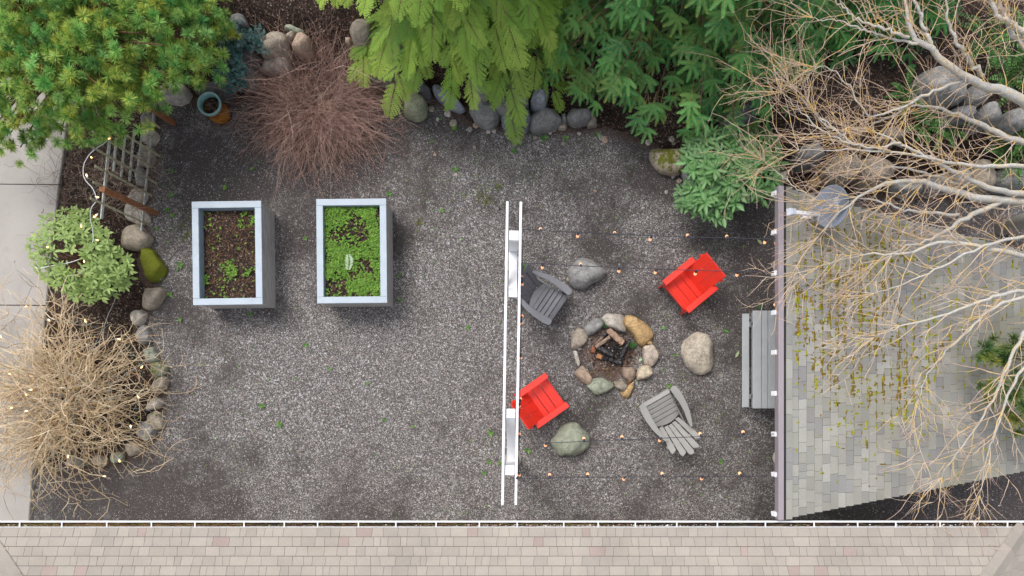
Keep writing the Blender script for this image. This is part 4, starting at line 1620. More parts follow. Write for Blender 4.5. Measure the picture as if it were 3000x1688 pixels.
# ---- edging of the left bed
EG = "edging stones of the planting bed by the driveway"
edging = [
    ((401, 699, 78, 66, 8), .30, TAN * 1.05, 0, "large rounded grey stone under the lower end of the trellis"),
    (poly((0, 422), 3.433, [(1430, 1050), (1500, 1055), (1560, 1090), (1620, 1180), (1665, 1240), (1650, 1320), (1610, 1370), (1550, 1390), (1500, 1360), (1465, 1260), (1440, 1150)]), .22, GREY, .95, "flat stone thickly covered in bright yellow green moss"),
    (poly((0, 844), 3.433, [(1480, 0), (1560, -10), (1660, 30), (1640, 90), (1580, 180), (1510, 218), (1445, 190), (1455, 100)]), .26, TAN * 1.02, 0, "tall tan streaked stone next below the mossy flat stone"),
    (poly((0, 844), 3.433, [(1335, 270), (1370, 235), (1440, 228), (1470, 260), (1450, 340), (1410, 388), (1350, 350)]), .22, PALE, 0, "smooth pale rounded stone, topmost of the small edging stones"),
    (poly((0, 844), 3.433, [(1450, 375), (1500, 410), (1520, 520), (1440, 572), (1375, 480), (1400, 430)]), .20, GREY * 1.05, 0, "grey cracked diamond shaped edging stone"),
    (poly((0, 844), 3.433, [(1460, 625), (1540, 600), (1580, 660), (1595, 730), (1525, 775), (1495, 740)]), .20, GRN * .97, 0, "rectangular greenish edging stone above a half mossy one"),
    ((466, 1084, 38, 45, 20), .18, GRN * .9, .52, "small rounded edging stone half covered in dark moss"),
    (poly((0, 844), 3.433, [(1545, 1000), (1580, 930), (1650, 885), (1690, 930), (1670, 1000), (1590, 1070)]), .20, TAN * 1.0, 0, "oval olive tan edging stone tilted below the half mossy one"),
    (poly((0, 844), 3.433, [(1485, 1180), (1530, 1120), (1600, 1100), (1648, 1150), (1590, 1215), (1500, 1225)]), .20, PALE * .96, 0, "pale pinkish edging stone with a pointed right end"),
    ((456, 1231, 44, 52, -20), .16, TAN, .42, "mottled edging stone spotted with moss beside the bare tan shrub"),
    ((428, 1262, 50, 52, 30), .18, GREY * 1.05, 0, "grey edging stone under the right edge of the bare tan shrub"),
    ((394, 1314, 42, 42, 0), .16, TAN, 0, "tan edging stone at the lower right of the bare shrub"),
    ((292, 1348, 42, 30, 0), .14, TAN, .3, "edging stone under the bare tan shrub, middle of the bottom row"),
    ((222, 1354, 48, 28, 0), .14, GREY, 0, "edging stone under the bare tan shrub, left in the bottom row"),
    ((345, 1340, 40, 30, 0), .14, GRN, 0, "edging stone under the bare tan shrub, right in the bottom row"),
    ((428, 458, 46, 58, 10), .20, TAN * 1.1, 0, "large tan stone behind the trellis slats, second from the top"),
    ((412, 520, 32, 54, 0), .16, GREY * 1.1, 0, "narrow grey stone behind the middle trellis slats"),
    ((404, 577, 52, 52, 25), .18, PALE, 0, "pale angular stone behind the lower brown trellis post"),
    ((402, 632, 72, 50, 30), .18, PALE * .95, 0, "long pale stone below the lower brown trellis post"),
    ((435, 352, 34, 50, 0), .18, GREY * .95, 0, "grey stone beneath the pine beside the upper brown trellis post"),
    ((441, 402, 44, 40, 20), .18, PALE * 1.02, 0, "light angular stone under the upper trellis slats"),
]
for i, (sh, h, c, ms, lab) in enumerate(edging):
    sh = ell(*sh, seed=40 + i) if isinstance(sh, tuple) else sh
    rock(sh, h, c, lab, "edging_stone", "stone", EG, moss=ms, seed=40 + i, cuts=4, z0=.0)

# ---- rockery below the bank
LS_ = lambda pts: poly((1100, 250), 1.618, pts)
L2 = lambda pts: poly((750, 0), 3.433, pts)
RG = "boulders of the rockery along the bank"
rockery = [
    (poly((0, 0), 3.433, [(1615, 960), (1640, 890), (1740, 860), (1860, 870), (1900, 930), (1870, 1000), (1790, 1035), (1680, 1020)]), .35, PALE * 1.02, 0, "large pale speckled boulder at the pine's lower right edge"),
    ((468, 300, 24, 28, 20), .18, PALE * 1.1, 0, "small white angular stone at the upper end of the trellis"),
    (poly((0, 0), 3.433, [(1975, 930), (2020, 860), (2140, 835), (2290, 860), (2345, 910), (2320, 980), (2240, 1030), (2150, 1000)]), .30, DARK * .8, 0, "dark wet boulder behind the glazed pot"),
    ((733, 171, 54, 52, -20), .40, DARK * 1.1, 0, "dark grey boulder beside the leathery dark leaved shrub"),
    ((730, 224, 58, 52, 10), .36, GREY * .9, 0, "mid grey boulder above the dark wet boulder"),
    ((703, 67, 42, 34, 0), .25, GREY * .85, 0, "grey boulder amid the leathery dark leaves near the top"),
    (L2([(40, 500), (150, 380), (230, 350), (330, 380), (330, 520), (200, 570), (70, 560)]), .42, TAN * .98, 0, "broad tan boulder at the upper left of the brown bare shrub"),
    (L2([(30, 680), (110, 600), (240, 590), (340, 640), (350, 700), (240, 745), (100, 720)]), .32, PALE * 1.1, 0, "whitish speckled boulder seen through the brown bare shrub"),
    (L2([(380, 500), (440, 400), (490, 370), (560, 420), (560, 520), (470, 560)]), .40, WARM * .95, 0, "warm brown boulder behind the brown bare shrub"),
    (L2([(270, 262), (340, 258), (480, 315), (470, 345), (400, 340), (300, 300)]), .14, GRN * .9, 0, "thin flat slab lying on the mulch at the top"),
    (L2([(335, 400), (380, 345), (415, 360), (400, 430), (350, 440)]), .3, TAN * .85, 0, "small brown boulder below the thin flat slab"),
    (L2([(950, 320), (1080, 260), (1140, 250), (1205, 300), (1195, 420), (1120, 500), (1010, 490), (980, 400)]), .50, TAN * .82, 0, "large olive brown boulder under the cedar's left fringe"),
    (L2([(1130, 500), (1180, 440), (1290, 370), (1390, 400), (1375, 540), (1260, 600), (1150, 580)]), .48, DARK * 1.1, 0, "dark grey boulder under the cedar, right of the olive brown one"),
    (L2([(1350, 350), (1410, 330), (1450, 440), (1410, 462), (1370, 420)]), .3, GRN, 0, "small greenish boulder pressed under the cedar fringe"),
    (L2([(920, 420), (960, 400), (985, 450), (965, 490), (925, 470)]), .3, WARM, 0, "small tan boulder left of the olive brown boulder"),
    (L2([(1245, 680), (1300, 620), (1420, 610), (1460, 700), (1400, 780), (1290, 770)]), .36, DARK * 1.25, 0, "brownish dark boulder at the right edge of the brown shrub"),
    (L2([(1110, 640), (1180, 600), (1250, 660), (1240, 740), (1150, 740)]), .34, WARM * .9, 0, "warm tan boulder inside the right side of the brown shrub"),
    (L2([(1140, 800), (1250, 760), (1400, 800), (1420, 850), (1300, 860), (1170, 840)]), .24, GREY * 1.05, 0, "flat light grey boulder at the foot of the brown shrub's right side"),
    (L2([(1455, 780), (1560, 715), (1650, 790), (1765, 945), (1690, 972), (1540, 925), (1470, 860)]), .36, DARK, 0, "slate dark boulder just above the smooth round boulder"),
    (L2([(1780, 900), (1850, 880), (1960, 960), (2110, 1080), (2040, 1110), (1920, 1060), (1820, 980)]), .30, BLU * 1.1, 0, "long light grey boulder under the hanging cedar tip"),
    (LS_([(445, 120), (480, 60), (515, 60), (590, 145), (545, 200), (480, 170)]), .40, GREY * .80, 0, "grey boulder with a pale streak, leftmost of the front rock row"),
    (LS_([(600, 150), (660, 125), (732, 105), (740, 170), (710, 215), (610, 205)]), .40, BLU * .72, 0, "bluish dark boulder in the middle of the front rock row"),
    (LS_([(738, 150), (765, 118), (850, 130), (882, 175), (840, 205), (760, 218), (738, 205)]), .38, GREY * .76, 0, "grey faceted boulder at the right of the front rock row"),
    (LS_([(540, 70), (590, 30), (690, 55), (725, 100), (640, 148), (575, 125)]), .45, GREY * .82, 0, "broad grey boulder behind the front rock row"),
    (LS_([(455, 0), (520, -15), (545, 50), (520, 78), (470, 55)]), .45, GREY * .78, 0, "grey boulder behind the pale streaked one"),
    (LS_([(900, 160), (930, 118), (1025, 130), (1015, 172), (950, 188)]), .32, GREY * .72, 0, "low dark boulder at the fir's left edge by the gravel"),
    (LS_([(625, 0), (690, -10), (700, 60), (650, 55)]), .5, GREY * .9, 0, "small upright grey boulder below the cedar fronds"),
    (LS_([(735, 90), (750, 40), (820, 45), (800, 110), (760, 112)]), .5, BLU * 1.1, 0, "light bluish boulder under the cedar's right hanging spray"),
    (LS_([(862, 190), (880, 180), (910, 190), (900, 210), (870, 210)]), .12, TAN * 1.1, 0, "flat tan stone at the foot of the front rock row"),
    (LS_([(880, 150), (900, 145), (905, 185), (885, 182)]), .25, GREY * .7, 0, "narrow grey stone between two front row boulders"),
    (LS_([(1000, 170), (1040, 140), (1050, 190), (1010, 198)]), .2, TAN * .7, 0, "brown stone at the fir's lower left fringe"),
    ((2160, 350, 90, 50, -20), .5, DARK * .95, 0, "dark boulder under the fir's lower right fringe"),
    ((2366, 458, 74, 56, -10), .50, GREY * .72, 0, "dark grey boulder right of the glossy shrub, behind the pavilion"),
    ((2460, 503, 94, 70, 15), .55, TAN * .80, 0, "large brown grey boulder behind the satellite dish"),
    ((2516, 500, 28, 50, 20), .40, TAN * .95, 0, "narrow tan boulder right of the large brown grey one"),
    ((2386, 537, 30, 30, 0), .20, YEL * .8, .25, "small olive mossy stone beside the pavilion's far corner"),
    ((2555, 505, 84, 78, -10), .55, TAN * .85, 0, "large grey boulder behind the roof under thin birch twigs"),
    ((2652, 552, 104, 40, 5), .40, GREY * .95, 0, "long low grey boulder behind the middle of the roof"),
    ((2740, 545, 66, 54, 0), .42, GREY * .88, 0, "grey boulder below a thick birch limb"),
    ((2802, 532, 62, 54, 10), .45, GREY * .95, 0, "rounded grey boulder left of the largest right hand one"),
    ((2862, 524, 72, 86, 0), .55, TAN * .92, 0, "big pale brown boulder near the ferns"),
    ((2950, 530, 96, 56, 0), .45, GREY, 0, "boulder at the far right below the ferns"),
    ((2752, 264, 128, 84, 10), .60, GREY * .95, 0, "pale grey slab high on the bank under birch limbs"),
    ((2850, 290, 60, 60, 0), .5, GREY * .7, 0, "grey boulder right of the pale slab high on the bank"),
    ((2880, 345, 64, 50, 20), .5, GREY * .8, 0, "boulder in the middle of the bank under the crossing limbs"),
    ((2800, 345, 60, 44, -10), .5, DARK * 1.2, 0, "dark boulder beneath the long sloping birch limb"),
    ((2960, 360, 60, 60, 0), .5, GREY * .9, 0, "boulder at the right frame edge above the ferns"),
    ((2275, 530, 40, 60, 10), .35, GREY, 0, "grey boulder touching the pavilion's far left corner"),
    ((2610, 400, 70, 40, 0), .35, TAN * .6, 0, "half buried brown boulder in the dark mulch of the bank"),
]
for i, (sh, h, c, ms, lab) in enumerate(rockery):
    sh = ell(*sh, seed=80 + i) if isinstance(sh, tuple) else sh
    rock(sh, h * 1.0, c, lab, "boulder", "rock", RG, moss=ms, seed=80 + i, cuts=5, sink=.5)

# small loose stones on the gravel
PG = "small loose stones scattered at the foot of the rockery"
for i, (px, py, s) in enumerate([(1312, 331, 18), (1328, 360, 20), (1377, 379, 14), (1394, 368, 14), (1431, 386, 11), (1448, 384, 12), (1264, 319, 16), (1489, 387, 12), (1622, 380, 12), (1612, 388, 10),
                                 (1518, 409, 12), (1568, 403, 10), (1252, 452, 8), (1275, 454, 9), (1336, 512, 10), (1697, 391, 10), (1650, 421, 9), (1760, 402, 16), (1772, 410, 18), (1899, 417, 14), (1968, 408, 14), (1974, 420, 9),
                                 (1856, 606, 8), (1744, 560, 9), (1952, 563, 9), (1972, 518, 9), (1990, 530, 14), (1456, 612, 9), (1390, 432, 8), (1282, 349, 8)]):
    r_ = rng(3000 + i)
    c = [PALE, TAN, GREY, WARM, PALE * 1.1][i % 5]
    rock(ell(px, py, s * 1.1, s, r_.random() * 180, 200 + i), .045, c, "small loose stone lying on the gravel near the boulder foot", "stone", "stone", PG, seed=200 + i, cuts=3)

# gravel chips standing proud of the ground
mb = MB()
r = rng(9)
N = 15000
X, Y = r.uniform(-10.5, 10.5, N), r.uniform(-4.2, 6.2, N)
k = (foot_d(X, Y) < -.05) & ~in_poly(X, Y, BED) & (X > P(200, 800)[0]) & (fbm(X * 1.3, Y * 1.3, 71, 4) > r.uniform(.3, .62, N)) & (np.hypot(X - RING_C[0], Y - RING_C[1]) > .6)
X, Y = X[k], Y[k]
N = len(X)
sc_ = .006 + .013 * r.random(N) ** 2.5
a = r.random(N) * 6.28
M = np.zeros((N, 3, 3))
M[:, 0, 0] = np.cos(a) * sc_; M[:, 1, 0] = np.sin(a) * sc_
M[:, 0, 1] = -np.sin(a) * sc_ * .7; M[:, 1, 1] = np.cos(a) * sc_ * .7
M[:, 2, 2] = sc_ * .6
z = (fbm(X * .7, Y * .7, 3, 4) - .5) * .05
cc = lerp_cols(r, N, ['#8d8b8d', '#a8a4a2', '#77767a', '#b9b5b2', '#9a8d80', '#6c6a6c', '#c4c0be', '#5a5859'])
inst(mb, ICO, [ICF], M, np.stack([X, Y, z + sc_ * .3], -1), cc)
setp(mb.build("gravel_chips", MT['pebble']), kind='stuff')

# ================================================================== FIRE: logs, embers
RP = lambda x, y, z=0.0: P(R0[0] + x / RS, R0[1] + y / RS, z)


def plank(a, b, w, t, col, label, mat, rot=0, jag=.012, seed=0):
    r_ = rng(400 + seed)
    n = 9
    d = nz(b - a)
    y = nz(np.cross([0, 0, 1], d))
    z = np.cross(d, y)
    m_ = (a + b) / 2
    V = []
    for k in range(n):
        p = a + (b - a) * k / (n - 1)
        for cy, cz in ((-1, -1), (-.2, -1.1), (1, -.8), (1.05, .5), (.35, 1), (-.6, 1.05), (-1.1, .3)):
            V.append(p + y * (cy * w / 2 + r_.normal(0, jag * .4)) + z * (cz * t / 2 + r_.normal(0, jag * .4)) + d * (r_.normal(0, jag) if k in (0, n - 1) else 0))
    q = np.array([[k * 7 + i, k * 7 + (i + 1) % 7, (k + 1) * 7 + (i + 1) % 7, (k + 1) * 7 + i] for k in range(n - 1) for i in range(7)])
    cap = np.array([[6, 5, 4, 3, 2, 1, 0], [(n - 1) * 7 + i for i in range(7)]])
    mb = MB()
    V = np.array(V)
    cols = np.asarray(col) if np.ndim(col) == 1 else np.asarray(col)
    mb.add(V, [q, cap], cols if cols.ndim == 1 else cols[np.repeat(np.arange(n), 7) % len(cols)])
    return setp(mb.build("fire_log", mat, at=m_), label, "log", "logs in the fire ring")


plank(RP(388, 210, .15), RP(510, 318, .11), .10, .05, hexc('#a08571'), "pale brown split plank lying across the fire ring top", MT['log'], seed=1)
plank(RP(288, 348, .12), RP(402, 262, .15), .060, .05, hexc('#96806f'), "narrow brown split log below the pale plank", MT['log'], seed=2)
plank(RP(288, 320, .08), RP(342, 268, .10), .045, .04, hexc('#7d6a5d'), "small half burnt splinter beside the narrow brown log", MT['log'], seed=3)
plank(RP(305, 352, .07), RP(432, 420, .08), .085, .07, (.018, .017, .018), "black charred log with a cracked surface in the fire ring", MT['char'], seed=4)
plank(RP(378, 448, .06), RP(300, 418, .07), .075, .06, np.array([[.02, .018, .018]] * 5 + [hexc('#b07d55')] * 4), "charred log with an orange brown unburnt end", MT['log'], seed=5)
plank(RP(475, 452, .06), RP(555, 296, .09), .065, .06, (.014, .014, .015), "black charred stick leaning on the right of the embers", MT['char'], seed=6)
plank(RP(395, 445, .05), RP(500, 478, .05), .075, .05, (.012, .012, .013), "black charred log nearest the brown inner stone", MT['char'], seed=7)
plank(RP(318, 285, .05), RP(380, 235, .06), .05, .05, (.02, .02, .022), "black charred stub between the plank and the grey stone", MT['char'], seed=8)
mb = MB()
r = rng(77)
N = 420
q = r.normal(0, 1, (N, 2)) * np.array([.20, .17])
cpt = RP(430, 385)
pos = np.stack([cpt[0] + q[:, 0], cpt[1] + q[:, 1], .01 + .05 * np.exp(-(q ** 2).sum(1) / .05)], -1)
sc_ = r.uniform(.008, .028, N)
M = frame(r.normal(0, 1, (N, 3)), r.normal(0, 1, (N, 3))) * (sc_[:, None, None] * np.array([1, .7, .6])[None, None, :])
cc = np.where(r.random((N, 1)) < .86, np.array([[.012, .012, .014]]), np.array([[.30, .28, .26]]))
inst(mb, ICO, [ICF], M, pos, cc)
setp(mb.build("embers", MT['char']), kind='stuff')
# dry needles and twigs littering the ring
mb = MB()
N = 700
a, rad = r.random(N) * 6.28, .62 * np.sqrt(r.random(N))
p0 = np.stack([RING_C[0] + np.cos(a) * rad, RING_C[1] + np.sin(a) * rad, r.uniform(.005, .03, N)], -1)
a = r.random(N) * 6.28
dd = np.stack([np.cos(a), np.sin(a), r.normal(0, .1, N)], -1) * r.uniform(.02, .07, (N, 1))
V, q = tubes(np.stack([p0 - dd, p0 + r.normal(0, .006, (N, 3)), p0 + dd], 1), np.full((N, 3), .002), 3)
mb.add(V, q, np.repeat(lerp_cols(r, N, ['#8a5a3c', '#6a4530', '#9c7350']), 9, 0))
setp(mb.build("dry_needles", MT['debris']), kind='stuff')


def sprig(px, py, a0, n, L, label, col=('#3f7a3c', '#5a9a4a'), z=.08, org=None):
    r_ = rng(int(px * 7 + py))
    c = P(px, py, z)
    mb = MB()
    for k in range(n):
        a = a0 + r_.normal(0, .65)
        d = np.array([math.cos(a), math.sin(a), r_.uniform(.1, .5)])
        p1 = c + d * L * r_.uniform(.6, 1.1)
        V, q = tubes(np.array([[c, (c + p1) / 2 + [0, 0, .01], p1]]), np.array([[.003, .003, .0012]]), 3)
        mb.add(V, q, lerp_cols(r_, 1, col)[0])
    return setp(mb.build("pine_sprig", MT['needle'], at=c), label, "sprig")


sprig(1764, 958, 1.0, 40, .13, "green pine sprig lying between two grey fire ring stones")
sprig(1853, 1020, 1.6, 46, .14, "green pine sprig lying right of the burnt logs")

# fallen green leaves on the gravel
for px, py, a, L, w, c, lab in ((2128, 970, -.5, .12, .45, '#4f8a34', "curled green fallen leaf between the pale boulder and the table"),
                                (1943, 961, .4, .08, .7, '#5aa23c', "small bright green fallen leaf right of the yellow fire ring slab"),
                                (2160, 1038, 1.1, .15, .42, '#a9b78a', "pale grey green fallen leaf left of the table"),
                                (2225, 899, 1.4, .13, .35, '#3f7a34', "dark green fallen leaf at the upper end of the table"),
                                (2226, 709, -.9, .14, .5, '#a5b488', "pale fallen leaf near the far post of the pavilion"),
                                (1876, 1054, .3, .09, .7, '#9fc09a', "pale fallen leaf inside the fire ring")):
    mb = MB()
    p = P(px, py, .02)
    d = np.array([[math.cos(a), math.sin(a), .08]])
    leaves(mb, (p - d[0] * L / 2)[None], d, np.array([[.1, 0, 1.]]), np.array([L]), np.array([L * w]), np.array([hexc(c)]), np.array([hexc(c) * 1.3]))
    setp(mb.build("fallen_leaf", MT['leaf'], at=p), lab, "leaf")

# ================================================================== GLAZED POT
ph = .56
pt_ = P(612, 303.5, ph)
pb = np.array([pt_[0], pt_[1], 0])
pot = empty("plant_pot", tuple(pb), "round pot with a blue green rim and orange brown glazed side, empty but for soil", "pot")
sc_ = (CAM_H - ph) / F_PX
R_ = 35 * sc_
mb = MB()
lathe_mb(mb, [(R_ * .72, .0), (R_ * .86, .03), (R_ * .93, .15), (R_ * .95, .30), (R_ * .93, .42), (R_ * .92, ph - .06)], pb, 40,
         np.array([hexc('#5a3216'), hexc('#6a3a18'), hexc('#a8691e'), hexc('#b27a28'), hexc('#8a5220'), hexc('#7a5a34')]))
mb.build("body", simple("brown_glaze", None, .2, .6, .35, 9, .15, 14), pot, True, at=pb)
mb = MB()
lathe_mb(mb, [(R_ * .92, ph - .06), (R_ * 1.0, ph - .045), (R_ * 1.01, ph - .012), (R_ * .98, ph), (R_ * .86, ph), (R_ * .81, ph - .015), (R_ * .79, ph - .12), (R_ * .77, ph - .2)], pb, 40, hexc('#7fa6a2'))
mb.build("rim", MT['glaze'], pot, True, at=pb)
mb = MB()
xx = np.linspace(0, 1, 6)
lathe_mb(mb, [(R_ * .80, ph - .13), (R_ * .6, ph - .12), (R_ * .3, ph - .115), (.001, ph - .12)], pb, 30, (0, 0, 0))
sl_ = mb.build("soil", MT['soil'], pot, True, at=pb)
mb = MB()
r = rng(90)
for k in range(40):
    c = pb + np.array([-.10 + r.normal(0, .04), -.01 + r.normal(0, .05), ph - .10])
    a = r.random() * 6.28
    V, q = tubes(np.array([[c, c + [math.cos(a) * .03, math.sin(a) * .03, .015], c + [math.cos(a) * .06, math.sin(a) * .06, .005]]]), np.full((1, 3), .002), 3)
    mb.add(V, q, hexc('#7a5a3a'))
mb.build("dead_stems", MT['debris'], pot, at=pb)

# ================================================================== TRELLIS: lath lattice between two brown posts
TP = P(np.array([500., 434.]), np.array([361., 700.]), 0)
tpd = nz(TP[1] - TP[0])
tpn = np.array([tpd[1], -tpd[0], 0])
tO = TP[0]


def TW(x, y):
    """point of the lattice's upright plane seen at this photo pixel"""
    return Pplane(np.array([float(x)]), np.array([float(y)]), tO, tpn)[0]


CT = lambda x, y: TW(230 + x / 2.048, 300 + y / 2.048)
trellis = empty("trellis", tuple((TP[0] + TP[1]) / 2), "weathered upright lath trellis wired between two orange brown posts", "trellis")
to = np.array(trellis.location)
lw = np.array(hexc('#b0ac8e'))
lg = np.array(hexc('#bcc0b8'))
r = rng(101)
for (a, b) in (((395, 85), (490, 155)), ((330, 130), (470, 225)), ((265, 185), (490, 325)), ((90, 175), (455, 392)), ((55, 253), (475, 490)),
               ((95, 380), (440, 560)), ((80, 478), (428, 645)), ((70, 575), (420, 735))):
    mb = MB()
    p, q = CT(*a), CT(*b)
    q[2] = max(q[2], .01)
    p = p + tpn * r.normal(0, .01)
    beam_mb(mb, p, q, .038, .012, up=tpn, col=lw * r.uniform(.8, 1.15))
    mb.build("slat", MT['latticewood'], trellis, at=to)
for (a, b, w) in (((462, 0), (380, 795), .05), ((195, 195), (143, 700), .06), ((231, 215), (215, 415), .045), ((286, 195), (260, 450), .045), ((339, 165), (310, 475), .045), ((384, 195), (362, 385), .045)):
    mb = MB()
    p, q = CT(*a) + tpn * .015, CT(*b) + tpn * .015
    n = 8
    beam_mb(mb, p, q, w, .022, up=tpn, col=lg * r.uniform(.85, 1.1))
    mb.build("rail", MT['latticewood'], trellis, at=to)
for (a, b) in (((400, 33), (553, 122)), ((118, 528), (503, 690))):
    mb = MB()
    p, q = CT(*a), CT(*b)
    q[2] = 0
    p = p - tpn * .06
    q = q - tpn * .06
    p[:2] = q[:2] + (p[:2] - q[:2]) * .5      # nearly plumb
    beam_mb(mb, q, p, .092, .092, up=tpn, bev=.008)
    mb.build("post", MT['cedarpost'], trellis, at=to)


# ---- dead vine on the trellis
def curves(mb, r, N, base, spread, L, H, K, rad, pal, wig=.06, droop=.3, dirs=None):
    """wandering stems from base points"""
    p = base + r.normal(0, 1, (N, 3)) * np.asarray(spread)
    if dirs is None:
        a = r.random(N) * 6.28
        d = np.stack([np.cos(a), np.sin(a), r.uniform(.1, 1.0, N) * H], -1)
    else:
        d = dirs
    d = nz(d) * (L * r.uniform(.5, 1.2, N))[:, None] / (K - 1)
    pts = [p]
    for k in range(K - 1):
        m_ = np.linalg.norm(d, axis=1, keepdims=True)
        d = d + r.normal(0, wig, (N, 3)) * m_
        d[:, 2] -= droop * m_[:, 0] / (K - 1)
        d = nz(d) * m_
        pts.append(pts[-1] + d)
    pts = np.stack(pts, 1)
    rr_ = (rad[0] + (rad[1] - rad[0]) * r.random(N))[:, None] * np.linspace(1, .45, K)[None]
    V, q = tubes(pts, rr_, 3)
    cc = lerp_cols(r, N, pal)
    mb.add(V, q, np.repeat(cc, K * 3, 0))
    return pts


r = rng(111)
VP = ['#8d7a6c', '#7a675b', '#a3917f', '#6b5950']
mb = MB()
n = 190
t = r.random((n, 1))
z_ = r.uniform(.2, 1.75, (n, 1))
base = TP[0] + (TP[1] - TP[0]) * (.30 + .55 * t) + np.array([0, 0, 1]) * z_
d = np.stack([r.normal(-.35, .8, n), r.normal(-.1, .8, n), r.normal(-.15, .6, n)], -1)
curves(mb, r, n, base, .06, 1.0, .2, 9, (.0022, .0048), VP, .42, .5, dirs=d)
n = 190
g0 = P(280, 560)
d = np.stack([r.normal(0, 1, n), r.normal(0, 1, n), r.uniform(.0, .9, n)], -1)
curves(mb, r, n, g0 + np.array([0, 0, .15]), [.45, .55, .1], 1.1, .3, 9, (.002, .0045), VP, .40, .9, dirs=d)
setp(mb.build("dead_vine", MT['twig'], at=to), "tangle of dead brown vine stems woven through the trellis", "vine")

# ================================================================== WARM LIGHTS on the left
WG = "warm light strings on the left side planting"
wl = [(x / 3.433, 422 + y / 3.433) for x, y in [(1100, -60), (1045, 0), (985, 30), (900, 100), (840, 200), (835, 310), (860, 370), (930, 440), (960, 510), (975, 570), (915, 640), (905, 740), (935, 870), (940, 970), (900, 1080), (820, 1155), (680, 1200), (470, 1235), (380, 1255), (350, 1235)]]
zz = np.array([1.55, 1.6, 1.6, 1.6, 1.62, 1.6, 1.58, 1.55, 1.52, 1.5, 1.4, 1.25, 1.1, 1.02, 1.0, 1.0, .98, .92, .85, .78]) + .05
pw = np.array([P(x, y, z) for (x, y), z in zip(wl, zz)])
tt = np.linspace(0, len(pw) - 1, 90)
pw2 = np.stack([np.interp(tt, np.arange(len(pw)), pw[:, i]) for i in range(3)], -1)
for _ in range(2): pw2[1:-1] = .5 * pw2[1:-1] + .25 * (pw2[:-2] + pw2[2:])
wo_ = pw2.mean(0)
mb = MB()
tube_mb(mb, pw2, .0065, 6, (.8, .8, .8))
wire = setp(mb.build("string_light", MT['ropel'], at=wo_), "white light cord draped from the trellis across the left rhododendron", "string lights", WG)


def warm_bulb(p, par, at, r_):
    mb = MB()
    lean = nz(np.array([r_.normal(.6, .5), r_.normal(-.1, .5), r_.uniform(.0, .5)]))
    tube_mb(mb, [p, p + lean * .03], .008, 7, (.1, .1, .1))
    sk = mb.build("socket", MT['ropel'], par, at=at)
    mb = MB()
    tube_mb(mb, [p + lean * .028, p + lean * .04, p + lean * .06, p + lean * .075], [.008, .013, .012, .003], 8, (1, .6, .2))
    mb.build("bulb", MT['warm'], sk, True, at=at)


r = rng(121)
for x, y, z in ((910, 125, 1.62), (878, 345, 1.62), (955, 530, 1.55), (940, 722, 1.3), (985, 700, 1.32), (815, 800, 1.1), (958, 965, 1.08), (843, 1158, 1.05), (465, 1030, .95), (1075, -42, 1.62), (1170, -52 - 70, 1.6)):
    warm_bulb(P(x / 3.433, 422 + y / 3.433, z), wire, wo_, r)
# dark cord over the driveway into the bare shrub
cw_ = [((96, 838), .75), ((90, 846), .6), ((67, 899), .35), ((40, 935), .25), ((0, 969), .3), ((-60, 1040), .5)]
pw = np.array([P(x, y, z) for (x, y), z in cw_])
tt = np.linspace(0, len(pw) - 1, 40)
pw2 = np.stack([np.interp(tt, np.arange(len(pw)), pw[:, i]) for i in range(3)], -1)
for _ in range(3): pw2[1:-1] = .5 * pw2[1:-1] + .25 * (pw2[:-2] + pw2[2:])
wo2 = pw2.mean(0)
mb = MB()
tube_mb(mb, pw2, .004, 5, (.2, .22, .25))
wire2 = setp(mb.build("string_light", simple("grey_cord", (.22, .25, .28), .6), at=wo2), "thin grey light cord hanging over the concrete driveway", "string lights", WG)
for x, y, z in ((70, 900, .37), (2, 981, .32)):
    warm_bulb(P(x, y, z), wire2, wo2, r)
mb = MB()
bp = [((140, 934), .95), ((254, 948), 1.05), ((342, 993), .95), ((420, 1070), .9), ((401, 1156), .95), ((384, 1256), .9), ((348, 1345), .75), ((299, 1396), .6), ((200, 1330), .8), ((70, 1205), 1.0), ((28, 1198), .95), ((72, 1150), 1.0), ((83, 1143), 1.0), ((22, 1094), .9), ((69, 1005), .95)]
pw = np.array([P(x, y, z) for (x, y), z in bp])
tt = np.linspace(0, len(pw) - 1, 120)
pw2 = np.stack([np.interp(tt, np.arange(len(pw)), pw[:, i]) for i in range(3)], -1)
pw2[:, 2] -= .06 * np.abs(np.sin(tt * math.pi))
wo3 = pw2.mean(0)
tube_mb(mb, pw2, .0032, 5, (.1, .2, .15))
wire3 = setp(mb.build("string_light", simple("green_cord", (.05, .12, .09), .6), at=wo3), "dark green light cord wound through the bare tan shrub", "string lights", WG)
for (x, y), z in bp[:14]:
    warm_bulb(P(x, y, z + .03), wire3, wo3, r)

# ================================================================== WEEDS
WPAL = ['#4f7a36', '#658f42', '#446c30', '#7a9e4e']


def weed(px, py, s, lab, grp, seed):
    r_ = rng(5000 + seed)
    p = P(px, py, .015)
    n = r_.integers(9, 15)
    mb = MB()
    a = np.arange(n) * 2.4 + r_.random()
    d = np.stack([np.cos(a), np.sin(a), r_.uniform(.15, .6, n)], -1)
    L = .78 * s * r_.uniform(.6, 1.15, n)
    c = lerp_cols(r_, n, WPAL)
    leaves(mb, np.repeat(p[None], n, 0), d, np.stack([-d[:, 0] * .4, -d[:, 1] * .4, np.ones(n)], -1), L, L * r_.uniform(.28, .42, n), c, c * 1.2)
    setp(mb.build("weed", MT['leaf'], at=p), lab, "weed", grp)


